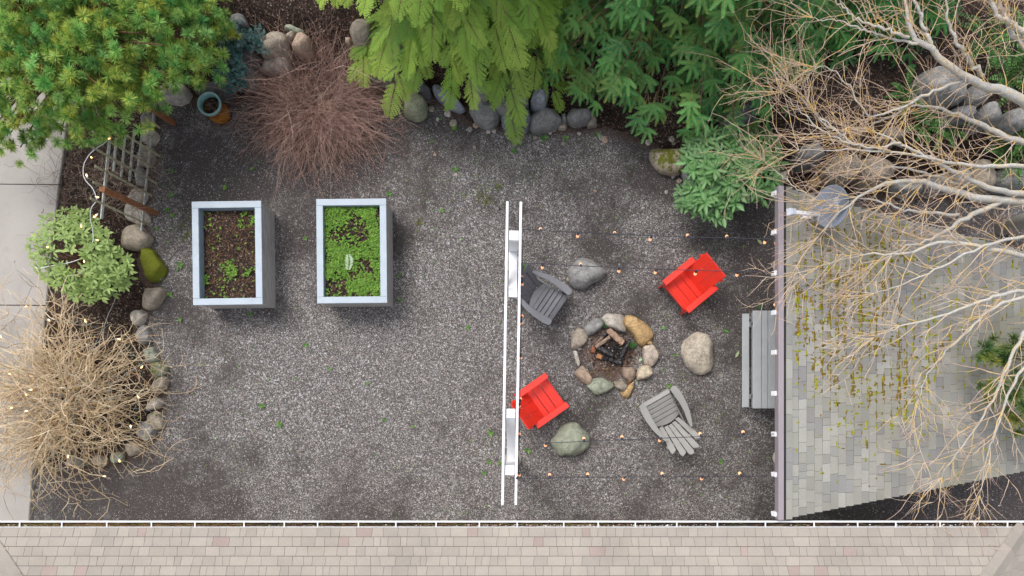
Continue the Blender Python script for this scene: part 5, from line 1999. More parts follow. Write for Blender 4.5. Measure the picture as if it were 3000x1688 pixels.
g1 = "green weed rosettes on the dark gravel beside the trellis"
for i, (px, py, s) in enumerate([(503, 501, .07), (501, 572, .095), (491, 616, .095), (506, 632, .09), (459, 673, .08), (660, 550, .08), (738, 495, .07), (529, 776, .1), (499, 862, .1), (528, 937, .08), (734, 922, .08), (520, 790, .05)]):
    weed(px, py, s, "small green weed rosette in dark gravel between the trellis and the bare soil planter", g1, i)
g2 = "green weed tufts in the gravel along the rockery"
for i, (px, py, s) in enumerate([(1332, 378, .10), (1505, 442, .09), (1596, 406, .12), (1658, 404, .09), (1750, 398, .11), (1332, 498, .11), (1140, 568, .09), (1264, 415, .06), (1290, 350, .06), (1508, 350, .05), (1295, 618, .07)]):
    weed(px, py, s, "green weed tuft in the open gravel near the rockery", g2, 40 + i)
g3 = "green weed tufts around the arbor and planters"
for i, (px, py, s) in enumerate([(896, 1011, .08), (965, 1080, .06), (1076, 1124, .06), (1370, 960, .08), (768, 1188, .09), (820, 1243, .10), (1126, 1229, .08), (1438, 1270, .12), (1433, 1353, .09), (1465, 1358, .08), (1418, 1386, .08), (1545, 1320, .10), (1534, 800, .12), (1540, 780, .10), (1530, 815, .10), (1170, 880, .09), (895, 700, .07), (1171, 805, .07), (2112, 1352, .08), (1980, 1040, .07), (1960, 1130, .10), (1975, 1148, .08), (2120, 660, .07), (2110, 640, .06), (1210, 1250, .06), (870, 1110, .05)]):
    weed(px, py, s, "small green weed tuft in the pale gravel of the yard", g3, 80 + i)
# tiny green growth nobody could count
r = rng(131)
mb = MB()
N = 9000
X, Y = r.uniform(-9.5, 6, N), r.uniform(-3.4, 5, N)
q = np.stack([X, Y], -1)
w = np.clip((fbm(X * .55 + 3, Y * .55, 133, 4) - .50) * 3.2, 0, .45)
hot2 = [(1600, 420, 1.4, .55), (1330, 470, 1.0, .25), (1300, 640, .8, .22), (1000, 960, .8, .2), (780, 1230, .6, .3), (1970, 1120, .5, .5), (1550, 780, .35, .5), (1440, 1320, .5, .4)]
for px, py, rad, s in hot2:
    c = P(px, py)
    w = w + s * np.exp(-((X - c[0]) ** 2 + (Y - c[1]) ** 2) / (2 * (rad * .6) ** 2))
k = (r.random(N) < w * .75) & (foot_d(X, Y) < -.1) & ~in_poly(X, Y, BED)
pos = np.stack([X[k], Y[k], np.full(k.sum(), .012)], -1)
ground_greens(mb, r, pos, r.uniform(.008, .030, len(pos)), WPAL + ['#8aa040'], (2, 5))
# moss patches by the planters
for px, py, rad, n in ((545, 690, .12, 60), (535, 660, .08, 30), (1410, 570, .22, 120), (1425, 585, .12, 70), (1228, 655, .12, 40), (1460, 545, .1, 40)):
    c = P(px, py, .012)
    pp = c + r.normal(0, 1, (n, 3)) * np.array([rad * .5, rad * .5, .002])
    ground_greens(mb, r, pp, r.uniform(.008, .02, n), ['#5f6a12', '#4a5510', '#7a7a1a'], (3, 5))
setp(mb.build("ground_weeds", MT['leaf']), kind='stuff')

# ================================================================== SHRUBS


def rhodo(name, label, center_px, poly_px, zc, zedge, n_ros, mind, leaf_L, pal, seed, gap=None, nl=(6, 10), tilt=(.0, .45), trunk_z=0, mid='#b6c070', wid=.38, young=None):
    r = rng(seed)
    c = P(*center_px, 0)
    o = empty(name, tuple(c), label, "shrub")
    pts = poly_sample(r, poly_px, n_ros, mind)
    pc = np.array(center_px, float)
    ext = np.abs(np.asarray(poly_px) - np.asarray(poly_px).mean(0)).max(0)
    mid_px = np.asarray(poly_px, float).mean(0)
    e = np.sqrt((((pts - mid_px) / ext) ** 2).sum(1)).clip(0, 1.1)
    z = zedge + (zc - zedge) * np.sqrt(np.clip(1 - e ** 2, 0, 1)) + r.normal(0, .07, len(pts))
    tips = P(pts[:, 0], pts[:, 1], z)
    if gap is not None:
        keep = np.ones(len(pts), bool)
        for gx_, gy_, gr in gap:
            keep &= ~((np.hypot(pts[:, 0] - gx_, pts[:, 1] - gy_) < gr) & (r.random(len(pts)) < .88))
        tips_k = tips[keep]
    else:
        tips_k = tips
    # stems
    mb = MB()
    base = np.array([c[0], c[1], trunk_z])
    N = len(tips)
    st = base + r.normal(0, .07, (N, 3)) * np.array([1, 1, 0])
    K = 6
    t = np.linspace(0, 1, K)[None, :, None]
    mid_ = (st * .45 + tips * .55) + r.normal(0, .06, (N, 3)) - np.array([0, 0, .10])
    paths = (1 - t) ** 2 * st[:, None] + 2 * t * (1 - t) * mid_[:, None] + t ** 2 * tips[:, None]
    V, q = tubes(paths, np.linspace(.011, .0035, K)[None] * np.ones((N, 1)), 4)
    mb.add(V, q, np.repeat(lerp_cols(r, N, ['#8a6a5a', '#7a5c4c', '#a08070']), K * 4, 0))
    mb.build("stems", MT['twig'], o, at=c)
    # leaf rosettes
    mb = MB()
    outd = nz(tips_k - (base + np.array([0, 0, zc * .25])))
    for j in range(nl[1]):
        m = r.random(len(tips_k)) < (1 if j < nl[0] else .45)
        n = m.sum()
        if n == 0: continue
        a = (j * 2.399 + r.normal(0, .25, n))
        up = nz(outd[m] * .7 + np.array([0, 0, .9]) + r.normal(0, .15, (n, 3)))
        x = nz(np.cross(up, np.tile([[0.3, 1.0, .1]], (n, 1))))
        y = np.cross(up, x)
        d = x * np.cos(a)[:, None] + y * np.sin(a)[:, None] + up * r.uniform(tilt[0], tilt[1], (n, 1))
        L = leaf_L * r.uniform(.7, 1.15, n)
        cA = lerp_cols(r, n, pal)
        cB = cA * .5 + np.array(hexc(mid)) * .5
        leaves(mb, tips_k[m] + r.normal(0, .008, (n, 3)), d, up, L, L * wid * r.uniform(.85, 1.15, n), cA, cB)
    # a few leaves lower on the stems
    n = len(tips_k) * 2
    i = r.integers(0, len(tips_k), n)
    pp = tips_k[i] * .85 + base * .15 + r.normal(0, .05, (n, 3))
    a = r.random(n) * 6.28
    d = np.stack([np.cos(a), np.sin(a), r.uniform(-.3, .4, n)], -1)
    cA = lerp_cols(r, n, pal) * .9
    L = leaf_L * r.uniform(.6, 1.0, n)
    leaves(mb, pp, d, np.tile([[0, 0, 1.]], (n, 1)) + r.normal(0, .2, (n, 3)), L, L * wid, cA, cA * 1.2)
    mb.build("foliage", MT['leaf'], o, at=c)
    return o


rhodo("rhododendron", "round light green rhododendron with bare stems showing, beside the driveway", (265, 770),
      [(128, 640), (190, 612), (262, 622), (305, 680), (330, 700), (345, 735), (360, 745), (385, 770), (388, 810), (360, 850), (335, 870), (285, 880), (230, 875), (190, 850), (150, 830), (110, 800), (85, 750), (90, 700)],
      1.05, .50, 175, 15.5, .135, ['#7d9c50', '#8fae60', '#688a4a', '#9fba6c', '#82a463'], 141, gap=[(215, 745, 38), (150, 760, 22), (240, 790, 20), (170, 715, 18)])
rhodo("glossy_shrub", "large dark green glossy leaved shrub at the foot of the bank on the right", (2140, 530),
      [(2020, 430), (2080, 390), (2130, 365), (2200, 370), (2265, 400), (2285, 460), (2270, 560), (2230, 590), (2190, 560), (2150, 610), (2110, 650), (2060, 625), (2000, 600), (1995, 560), (2030, 530), (2010, 470)],
      1.25, .6, 105, 20, .215, ['#44803a', '#35693a', '#559048', '#5c9a58', '#3d7540'], 142, gap=[(2120, 520, 25), (2230, 530, 20)], nl=(7, 10), mid='#a8c088', wid=.36, trunk_z=0)
rhodo("leathery_shrub", "dark leathery leaved shrub beside the pine above the glazed pot", (690, 190),
      [(640, 30), (690, 50), (720, 90), (760, 80), (795, 110), (780, 150), (730, 145), (700, 150), (710, 200), (715, 250), (680, 262), (640, 250), (625, 220), (660, 170), (640, 100)],
      .95, .75, 120, 11, .105, ['#23423c', '#2d4f49', '#38605a', '#1f3a34', '#4a6f6c'], 143, nl=(4, 7), tilt=(-.2, .4), mid='#5a7f7a', wid=.55, trunk_z=.2)

# brown bare dome shrub
r = rng(151)
bc0 = P(940, 300, 0)
bc0[2] = .02
bsh = empty("bare_shrub", tuple(bc0), "wide dome of fine reddish brown leafless stems below the bank", "shrub")
mb = MB()
BP = ['#997a6e', '#ab8c80', '#84655b', '#bfa294', '#b39588', '#70524a']
N = 2600
a = r.random(N) * 6.28
el = r.uniform(.10, 1.0, N)
d = np.stack([np.cos(a), np.sin(a), el * 1.15], -1)
Ls = 1.95 - .6 * (el - .1) + .0 * a
p = bc0 + np.stack([np.cos(a), np.sin(a), 0 * a], -1) * (r.random(N) ** .6 * .35)[:, None]
pts1 = curves(mb, r, N, p, [.03, .03, .02], Ls, 1, 9, (.0024, .0042), BP, .27, .95, dirs=d)
idx = r.integers(0, N, 6500)
kk = r.integers(3, 8, 6500)
sp = pts1[idx, kk]
dd = nz(pts1[idx, kk] - pts1[idx, kk - 1]) + r.normal(0, .55, (6500, 3))
curves(mb, r, 6500, sp, .0, .30, 0, 4, (.0016, .0026), BP, .25, .2, dirs=dd)
N = 130
a = r.random(N) * 6.28
d = np.stack([np.cos(a), np.sin(a), r.uniform(.1, .9, N)], -1)
curves(mb, r, N, bc0 + np.array([0, 0, .05]), [.25, .25, .02], 1.7, 1, 10, (.003, .006), ['#b39c8b', '#c2ab98', '#a08a7a'], .16, .9, dirs=d)
mb.build("stems", MT['twig'], bsh, at=bc0)

# tan bare shrub
r = rng(161)
tc0 = P(215, 1170, 0)
tsh = empty("bare_shrub", tuple(tc0), "tangled tan leafless shrub with pale lichen, spreading over the driveway edge", "shrub")
mb = MB()
TPAL = ['#d6c09e', '#c9b08c', '#e2cfb0', '#b89c7a', '#d9c4a4']
N = 300
a = r.random(N) * 6.28
el = r.uniform(.35, 1.8, N)
d = np.stack([np.cos(a) * .95, np.sin(a), el], -1)
p = tc0 + np.stack([np.cos(a), np.sin(a), 0 * a], -1) * (r.random(N) ** .5 * .30)[:, None]
c1 = curves(mb, r, N, p, [.03, .03, .02], np.full(N, 2.1), 1, 11, (.008, .014), TPAL, .30, .85, dirs=d)
n2 = 1250
i2, k2 = r.integers(0, N, n2), r.integers(3, 11, n2)
d2 = nz(c1[i2, k2] - c1[i2, k2 - 1]) + r.normal(0, .75, (n2, 3))
c2 = curves(mb, r, n2, c1[i2, k2], 0, np.full(n2, .85), 0, 7, (.0045, .0085), TPAL, .34, .45, dirs=d2)
n3 = 1800
i3, k3 = r.integers(0, n2, n3), r.integers(2, 7, n3)
d3 = nz(c2[i3, k3] - c2[i3, k3 - 1]) + r.normal(0, .8, (n3, 3))
c3 = curves(mb, r, n3, c2[i3, k3], 0, np.full(n3, .26), 0, 4, (.003, .005), TPAL, .3, .1, dirs=d3)
# lichen-grey canes
N = 34
a = r.random(N) * 6.28
d = np.stack([np.cos(a), np.sin(a), r.uniform(.5, 1.6, N)], -1)
curves(mb, r, N, tc0 + np.array([.15, 0, .05]), [.2, .2, .02], np.full(N, 2.0), 1, 10, (.006, .011), ['#b5b9b4', '#a5aaa6'], .22, .7, dirs=d)
mb.build("stems", MT['twig'], tsh, at=tc0)
mb = MB()
n = 900
i2, k2 = r.integers(0, n2, n), r.integers(3, 7, n)
keep = c2[i2, k2][:, 0] > tc0[0] - .2
pp = c2[i2, k2][keep]
n = len(pp)
sc_ = r.uniform(.006, .016, n)
M = frame(r.normal(0, 1, (n, 3)), r.normal(0, 1, (n, 3))) * (sc_[:, None, None] * np.array([1.4, .8, .6])[None, None, :])
inst(mb, ICO, [ICF], M, pp, lerp_cols(r, n, ['#a9b3ab', '#bcc4be', '#95a097']))
lich = setp(mb.build("lichen", MT['debris'], tsh, at=tc0), kind='stuff')
mb = MB()
n = 420
i3 = r.integers(0, n3, n)
ground_greens(mb, r, c3[i3, 3], r.uniform(.012, .026, n), ['#8fae3c', '#a8bf4a', '#6f8f35'], (1, 3))
setp(mb.build("buds", MT['leaf'], tsh, at=tc0), kind='stuff')


# ferns
def fern(px, py, dz, n, L, label, seed):
    r = rng(seed)
    c = Pt(np.array(px, float), np.array(py, float), dz)
    c = np.asarray(c).reshape(3)
    mb = MB()
    for k in range(n):
        a = k * 2.4 + r.normal(0, .2)
        K = 16
        t = np.linspace(0, 1, K)
        ln = L * r.uniform(.75, 1.1)
        ax = np.stack([math.cos(a) * ln * t, math.sin(a) * ln * t, .45 * ln * np.sin(t * 2.2)], -1) + c
        tg = nz(np.gradient(ax, axis=0))
        sd = nz(np.cross(tg, [0, 0, 1]))
        up = np.cross(sd, tg)
        tube_mb(mb, np.vstack([c - [0, 0, .12], ax]), .006, 5, hexc('#4a5a2a'))
        for s in (-1, 1):
            d = sd * s + tg * .35
            wl_ = .13 * L * np.sin(.25 + t * 2.75) + .006
            c_ = lerp_cols(r, K, ['#3c6a2c', '#4d7d38', '#2f5a28', '#5f8f45'])
            leaves(mb, ax, d, up, wl_, np.full(K, .030), c_, c_ * 1.1)
    return setp(mb.build("fern", MT['leaf'], at=c), label, "fern", "ferns on the bank under the birch")


for i, (px, py, n, L, lab) in enumerate([(2945, 455, 13, .62, "dark green sword fern at the right frame edge, above the big pale brown boulder"),
                                         (2985, 400, 11, .55, "dark green fern at the extreme right, above the other ferns"),
                                         (2700, 370, 9, .45, "small fern beneath the long sloping birch limb"),
                                         (2650, 285, 9, .45, "small fern left of the pale slab high on the bank"),
                                         (2750, 380, 9, .5, "low fern right of the small fern under the sloping limb"),
                                         (2890, 130, 13, .7, "dark fern high on the bank near the top right corner"),
                                         (2960, 240, 13, .65, "dark fern on the bank above the thick birch limb fork"),
                                         (2985, 120, 12, .6, "dark fern in the top right corner behind the limbs")]):
    fern(px, py, .1, n, L, lab, 170 + i)

# ================================================================== PINES
def tuft_template(r, n, L=1.0):
    T, F, S = [], [], []
    for k in range(n):
        u = r.random()
        el = math.asin(min(1, .05 + .93 * u ** 1.0))
        a = r.random() * 6.28
        d = np.array([math.cos(a) * math.cos(el), math.sin(a) * math.cos(el), math.sin(el) * .85 - .12])
        ln = L * r.uniform(.8, 1.1)
        sdv = nz(np.cross(d, r.normal(0, 1, 3)))
        b = len(T)
        p0 = d * .06 + np.array([0, 0, r.uniform(-.18, .05)])
        T += [p0 + sdv * .03, p0 - sdv * .03, p0 + d * ln * .6 + sdv * .034, p0 + d * ln * .6 - sdv * .034, p0 + d * ln]
        S += [.0, .0, .55, .55, 1.0]
        F += [[b, b + 1, b + 3], [b, b + 3, b + 2], [b + 2, b + 3, b + 4]]
    return np.array(T), np.array(F), np.array(S)


def pine(label, trunk_px, poly_px, zfun, n_cl, mind, seed, tuft=.10, per=(9, 15), yellow=.35, pal=None, name="pine_tree", trunk_h=2.2, trunk_r=.09, spread=.26, bend=None):
    r = rng(seed)
    c = P(*trunk_px, 0) if not hasattr(trunk_px[0], '__len__') else np.array(trunk_px[0])
    o = empty(name, tuple(c), label, "tree")
    cl = poly_sample(r, poly_px, n_cl, mind)
    z = zfun(cl[:, 0], cl[:, 1]) + r.normal(0, .16, len(cl))
    C = P(cl[:, 0], cl[:, 1], z)
    top = c + np.array([0, 0, trunk_h])
    mb = MB()
    tube_mb(mb, [c - [0, 0, .1], c * .6 + top * .4 + r.normal(0, .04, 3), top], [trunk_r, trunk_r * .8, trunk_r * .35], 9, hexc('#5f4636'))
    mb.build("trunk", MT['twig'], o, at=c)
    mb = MB()
    N = len(C)
    h = np.clip(C[:, 2] - .35, .2, trunk_h)
    st = c + np.stack([0 * h, 0 * h, h * .85], -1)
    t = np.linspace(0, 1, 6)[None, :, None]
    m_ = (st + C) / 2 + r.normal(0, .06, (N, 3)) - np.array([0, 0, .06])
    pth = (1 - t) ** 2 * st[:, None] + 2 * t * (1 - t) * m_[:, None] + t ** 2 * (C - np.array([0, 0, .05]))[:, None]
    V, q = tubes(pth, np.linspace(.026, .008, 6)[None] * np.ones((N, 1)), 5)
    mb.add(V, q, np.repeat(lerp_cols(r, N, ['#6b4c38', '#7d5a40', '#5a4034']), 30, 0))
    out = nz(C - (c + np.array([0, 0, trunk_h * .3])))
    pos, ax, yl, tone = [], [], [], []
    for i in range(N):
        n = r.integers(*per)
        y0 = np.clip(r.normal(yellow, .28), 0, 1)
        tn = r.uniform(.8, 1.15)
        for j in range(n):
            off = r.normal(0, spread * .55, 3) * np.array([1, 1, .45])
            p = C[i] + off
            pos.append(p)
            ax.append(nz(out[i] * .55 + np.array([0, 0, .85]) + off * 1.6 + r.normal(0, .22, 3)))
            yl.append(np.clip(y0 + r.normal(0, .18), 0, 1))
            tone.append(tn)
    pos, ax, yl, tone = map(np.array, (pos, ax, yl, tone))
    tw0 = pos - ax * .09 - out.repeat(1, 0)[0] * 0
    V, q = tubes(np.stack([tw0, pos - ax * .02, pos + ax * .02], 1), np.array([.004, .004, .003])[None] * np.ones((len(pos), 1)), 3)
    mb.add(V, q, hexc('#8a6a50'))
    mb.build("branches", MT['twig'], o, at=c)
    mb = MB()
    for v in range(5):
        T, Fq, S = tuft_template(r, 74)
        m = np.arange(len(pos)) % 5 == v
        M = frame(np.cross(ax[m], r.normal(0, 1, (m.sum(), 3))), ax[m]) * (tuft * r.uniform(.8, 1.2, m.sum()))[:, None, None]
        g = lerp_cols(r, m.sum(), pal or ['#5c9a4c', '#74b05c', '#8cc06a', '#4c8a4c', '#98c878']) * tone[m][:, None]
        yc = np.array(hexc('#d8d050'))
        tip = g * (1 - yl[m])[:, None] * 1.15 + yc * yl[m][:, None] * .9
        inst(mb, T, [Fq], M, pos[m], g * (1 - .25 * yl[m])[:, None] + yc * .18 * yl[m][:, None], tip, S)
    mb.build("crown", MT['needle'], o, at=c)
    return o


def z_pine(x, y):
    e = np.hypot((x - 150) / 560, (y - 60) / 420)
    return .75 + 1.75 * np.sqrt(np.clip(1 - e ** 2, 0, 1)) + .25 * (fbm(x / 120, y / 120, 181, 2) - .5)


pine("bushy pine with yellow tipped needle tufts filling the upper left corner", (330, 240),
     [(-160, -160), (560, -160), (620, -40), (655, 25), (668, 75), (640, 130), (640, 175), (590, 215), (560, 255), (500, 260), (462, 285), (430, 325), (395, 355), (360, 385), (310, 395), (240, 385), (180, 395), (110, 425), (50, 440), (-60, 430), (-160, 380)],
     z_pine, 330, 24, 182, per=(4, 7), yellow=.38, tuft=.125, trunk_h=2.1)
pine("long needled green pine branches overhanging the right part of the shingle roof", (np.array([10.6, .4, 0]), 0),
     [(2870, 1010), (2905, 985), (2960, 1000), (3100, 980), (3200, 1100), (3150, 1300), (3010, 1290), (2970, 1230), (2930, 1180), (2870, 1120), (2840, 1070)],
     lambda x, y: 2.55 + .0012 * (x - 2850) + 0 * y, 26, 32, 183, per=(3, 6), yellow=.04, tuft=.14, pal=['#4a6f3c', '#5f8348', '#6f9055', '#3c5f38'], trunk_h=3.6, trunk_r=.12, spread=.22)


# ================================================================== FIR AND CEDAR
def fir_star(r):
    """a twig end with five needled shoots; local x outward, z up; unit = shoot length"""
    T, F, S = [], [], []
    for a, ln in ((-1.35, .72), (-.68, .92), (0, 1.0), (.68, .92), (1.35, .72)):
        a += r.normal(0, .08)
        d = np.array([math.cos(a), math.sin(a), 0])
        sd = np.array([-d[1], d[0], 0])
        n = 17
        zt = lambda t: .10 * t - .30 * t * t
        b = len(T)
        for k in range(4):
            t = k / 3 * ln
            z = zt(t) + .008
            T += [d * t + sd * .014 + [0, 0, z], d * t - sd * .014 + [0, 0, z]]
            S += [2, 2]
        for k in range(3): F += [[b + 2 * k, b + 2 * k + 1, b + 2 * k + 3], [b + 2 * k, b + 2 * k + 3, b + 2 * k + 2]]
        for k in range(n):
            t = (k + .5) / n * ln
            nl = .145 * (1 - .35 * max(0, t / ln - .7) / .3)
            for s in (-1, 1):
                p = d * t + np.array([0, 0, zt(t)])
                dd = nz(sd * s + d * (.35 + .5 * (t / ln) ** 3) + np.array([0, 0, r.uniform(.05, .3)]))
                w = d * .021
                b = len(T)
                T += [p - w, p + w, p + dd * nl + w * .6, p + dd * nl - w * .6]
                S += [0, 0, .25 + .75 * (t / ln) ** 4, .25 + .75 * (t / ln) ** 4]
                F += [[b, b + 1, b + 2], [b, b + 2, b + 3]]
        # terminal needles and buds
        p = d * ln + np.array([0, 0, zt(ln)])
        for q in (-.6, 0, .6):
            dd = nz(d + sd * q)
            b = len(T)
            T += [p - sd * .02, p + sd * .02, p + dd * .11]
            S += [.5, .5, 1]
            F += [[b, b + 1, b + 2]]
    b = len(T)
    T += [[-.9, .016, -.06], [-.9, -.016, -.06], [0, -.016, .0], [0, .016, .0]]
    S += [2, 2, 2, 2]
    F += [[b, b + 1, b + 2], [b, b + 2, b + 3]]
    return np.array(T), np.array(F), np.array(S)


def inst3(mb, T, F, S, M, pos, cA, cB, cC):
    """like inst, S in 0..1 lerps cA->cB, S==2 uses cC (twig)"""
    N, k = len(pos), len(T)
    V = np.einsum('nij,kj->nki', M, T) + pos[:, None, :]
    s = np.clip(S, 0, 1)[None, :, None]
    C = cA[:, None] * (1 - s) + cB[:, None] * s
    C[:, S > 1.5] = cC[:, None]
    off = (np.arange(N) * k)[:, None, None]
    mb.add(V.reshape(-1, 3), (F[None] + off).reshape(-1, 3), C.reshape(-1, 3))


def conifer_frames(r, trunk, th, zlo, zhi, R0_, slope, nb, arc, seg, droop):
    """branch tips over a cone: returns per-branch polylines (N,seg,3) from trunk outward"""
    n = nb
    z = zlo + (zhi - zlo) * (np.arange(n) + r.random(n)) / n
    a = th + (r.random(n) * 2 - 1) * arc
    R = np.maximum(R0_ - slope * (z - zlo), .35) * r.uniform(.86, 1.06, n)
    t = np.linspace(0, 1, seg)
    P_ = trunk[None, None] * np.array([1, 1, 0]) + np.stack([np.cos(a)[:, None] * R[:, None] * t, np.sin(a)[:, None] * R[:, None] * t,
                                      z[:, None] + .28 * t[None] * R[:, None] * .6 - droop * (t[None] ** 2) * R[:, None]], -1)
    return P_, a, R


# --- fir
r = rng(191)
ftk = np.array([2.95, 7.75, 0.])
ftk[2] = float(Ht(ftk[0], ftk[1]))
fir = empty("fir_tree", tuple(ftk), "dense green fir with flat star shaped sprays leaning over the gravel", "tree")
mb = MB()
tube_mb(mb, [ftk - [0, 0, .3], ftk + [0, 0, 3], ftk + [0, 0, 7.5]], [.2, .15, .03], 12, hexc('#54463c'))
mb.build("trunk", MT['twig'], fir, at=ftk)
BR, aa, RR = conifer_frames(r, ftk, -math.pi / 2, 1.0, 6.6, 3.35, .50, 330, 2.1, 9, .34)
# the crown leans out a little further on its left-centre side
mbb = MB()
V, q = tubes(BR, np.linspace(.030, .007, 9)[None] * np.ones((len(BR), 1)), 4)
mbb.add(V, q, hexc('#6a5a48'))
pos, dr, tone, tipn = [], [], [], []
for b in range(len(BR)):
    L = RR[b]
    d0 = np.array([math.cos(aa[b]), math.sin(aa[b]), 0])
    sdv = np.array([-d0[1], d0[0], 0])
    ns = int(4 + L * 3.2)
    tn = r.uniform(.82, 1.12)
    for k in range(ns):
        t = 1 - .72 * (k / ns) ** 1.15
        side = r.uniform(-1, 1) * .50 * (1.05 - t + .25) if k else 0
        f_ = t * 8
        i = min(int(f_), 7)
        p = BR[b, i] * (1 - (f_ - i)) + BR[b, i + 1] * (f_ - i)
        p2 = p + sdv * side * L * .5 + d0 * r.uniform(0, .12) + np.array([0, 0, r.normal(.0, .05)])
        mbb_p = np.stack([p - d0 * .15, (p + p2) / 2, p2])
        V, q = tubes(mbb_p[None], np.array([[.007, .006, .004]]), 3)
        mbb.add(V, q, hexc('#7a6a50'))
        pos.append(p2)
        dr.append(nz(d0 + sdv * side * .9 + np.array([0, 0, -.28 + r.normal(0, .12)])))
        tone.append(tn)
        tipn.append(t)
pos, dr, tone, tipn = map(np.array, (pos, dr, tone, tipn))
mbb.build("branches", MT['twig'], fir, at=ftk)
mb = MB()
for v in range(4):
    T, Fq, S = fir_star(r)
    m = np.arange(len(pos)) % 4 == v
    n = m.sum()
    up = np.tile([[0, 0, 1.]], (n, 1)) + r.normal(0, .22, (n, 3)) + dr[m] * .3
    M = frame(dr[m], up) * (.25 * r.uniform(.8, 1.15, n))[:, None, None]
    cA = lerp_cols(r, n, ['#4f9450', '#63a858', '#458a52', '#74b562']) * tone[m][:, None]
    yy = (r.random(n) < .25)[:, None]
    cB = np.where(yy, cA * .4 + np.array(hexc('#c5b040')) * .6, cA * 1.35)
    inst3(mb, T, Fq, S, M, pos[m], cA, cB, np.tile(hexc('#a39250'), (n, 1)))
mb.build("crown", MT['needle'], fir, at=ftk)


# --- cedar
def cedar_spray(r):
    """flat fern-like spray: local x along the axis (length 1), y sideways"""
    T, F, S = [], [], []

    def blade(p, d, L, w, s0, s1):
        sd = np.array([-d[1], d[0], 0])
        b = len(T)
        T.extend([p, p + d * L * .45 + sd * w, p + d * L, p + d * L * .45 - sd * w])
        S.extend([s0, (s0 + s1) / 2, s1, (s0 + s1) / 2])
        F.extend([[b, b + 1, b + 2], [b, b + 2, b + 3]])

    n = 15
    for k in range(n):
        t = .06 + .92 * k / (n - 1)
        L = (.36 * math.sin(.55 + 2.3 * t) + .03) * r.uniform(.75, 1.15)
        for s in (-1, 1):
            a = s * (.85 - .30 * t) + r.normal(0, .07)
            d = np.array([math.cos(a), math.sin(a), 0])
            p = np.array([t, 0, -.16 * t * t])
            m = max(3, int(L * 20))
            z = -.25 * L
            blade(p, d + np.array([0, 0, z]), L, .012, .15, .9)
            for j in range(m):
                tt = (j + .7) / m
                for s2 in (-1, 1):
                    a2 = a + s2 * .62
                    d2 = np.array([math.cos(a2), math.sin(a2), -.12])
                    blade(p + (d + [0, 0, z]) * L * tt, d2, (.085 * (1 - .45 * tt)) * r.uniform(.8, 1.2), .0135, .2 + .4 * tt, .55 + .45 * tt)
    b = len(T)
    for k in range(5):
        t = k / 4
        T.extend([[t, .006, -.16 * t * t + .004], [t, -.006, -.16 * t * t + .004]])
        S.extend([2, 2])
    for k in range(4): F.extend([[b + 2 * k, b + 2 * k + 1, b + 2 * k + 3], [b + 2 * k, b + 2 * k + 3, b + 2 * k + 2]])
    return np.array(T, float), np.array(F), np.array(S, float)


r = rng(201)
ctk = np.array([-1.05, 7.7, 0.])
ctk[2] = float(Ht(ctk[0], ctk[1]))
cedar = empty("cedar_tree", tuple(ctk), "yellow green cedar with drooping feathery fronds at the top centre", "tree")
mb = MB()
tube_mb(mb, [ctk - [0, 0, .3], ctk + [0, 0, 3], ctk + [0, 0, 8]], [.22, .16, .03], 12, hexc('#6a4f42'))
mb.build("trunk", MT['twig'], cedar, at=ctk)
BR, aa, RR = conifer_frames(r, ctk, -math.pi / 2, 1.5, 6.4, 2.65, .36, 120, 2.0, 10, .52)
mbb = MB()
V, q = tubes(BR, np.linspace(.034, .006, 10)[None] * np.ones((len(BR), 1)), 5)
mbb.add(V, q, hexc('#7a6a62'))
pos, dr, ln, tone, age = [], [], [], [], []
for b in range(len(BR)):
    d0 = np.array([math.cos(aa[b]), math.sin(aa[b]), 0])
    sdv = np.array([-d0[1], d0[0], 0])
    tn = r.uniform(.85, 1.12)
    ns = 13
    for k in range(ns):
        t = 1 - .66 * k / ns
        f_ = t * 9
        i = min(int(f_), 8)
        p = BR[b, i] * (1 - (f_ - i)) + BR[b, i + 1] * (f_ - i)
        s = (1 if k % 2 else -1)
        side = 0 if k == 0 else s * r.uniform(.35, .95)
        pos.append(p)
        dr.append(nz(d0 * r.uniform(.55, 1.0) + sdv * side + np.array([0, 0, -.42 - .3 * r.random()])))
        ln.append(r.uniform(.38, .62) * (1.1 if k == 0 else .95))
        tone.append(tn)
        age.append(np.clip(1.25 * t - .25 + .25 * (BR[b, -1, 2] - 1.5) / 4 + r.normal(0, .18), 0, 1))
pos, dr, ln, tone, age = map(np.array, (pos, dr, ln, tone, age))
mbb.build("branches", MT['twig'], cedar, at=ctk)
mb = MB()
for v in range(4):
    T, Fq, S = cedar_spray(r)
    m = np.arange(len(pos)) % 4 == v
    n = m.sum()
    up = np.tile([[0, 0, 1.]], (n, 1)) + r.normal(0, .22, (n, 3))
    M = frame(dr[m], up) * ln[m][:, None, None]
    c_old = lerp_cols(r, n, ['#45904a', '#549e4c', '#3f864a'])
    c_new = lerp_cols(r, n, ['#86bc4a', '#9cc856', '#aece5c'])
    cA = (c_old * (1 - age[m])[:, None] + c_new * age[m][:, None]) * tone[m][:, None]
    cB = cA * (1 - .45 * age[m])[:, None] + np.array(hexc('#b9c557')) * (.45 * age[m])[:, None]
    inst3(mb, T, Fq, S, M, pos[m], cA * .9, cB, np.tile(hexc('#9a7a55'), (n, 1)))
mb.build("crown", MT['needle'], cedar, at=ctk)

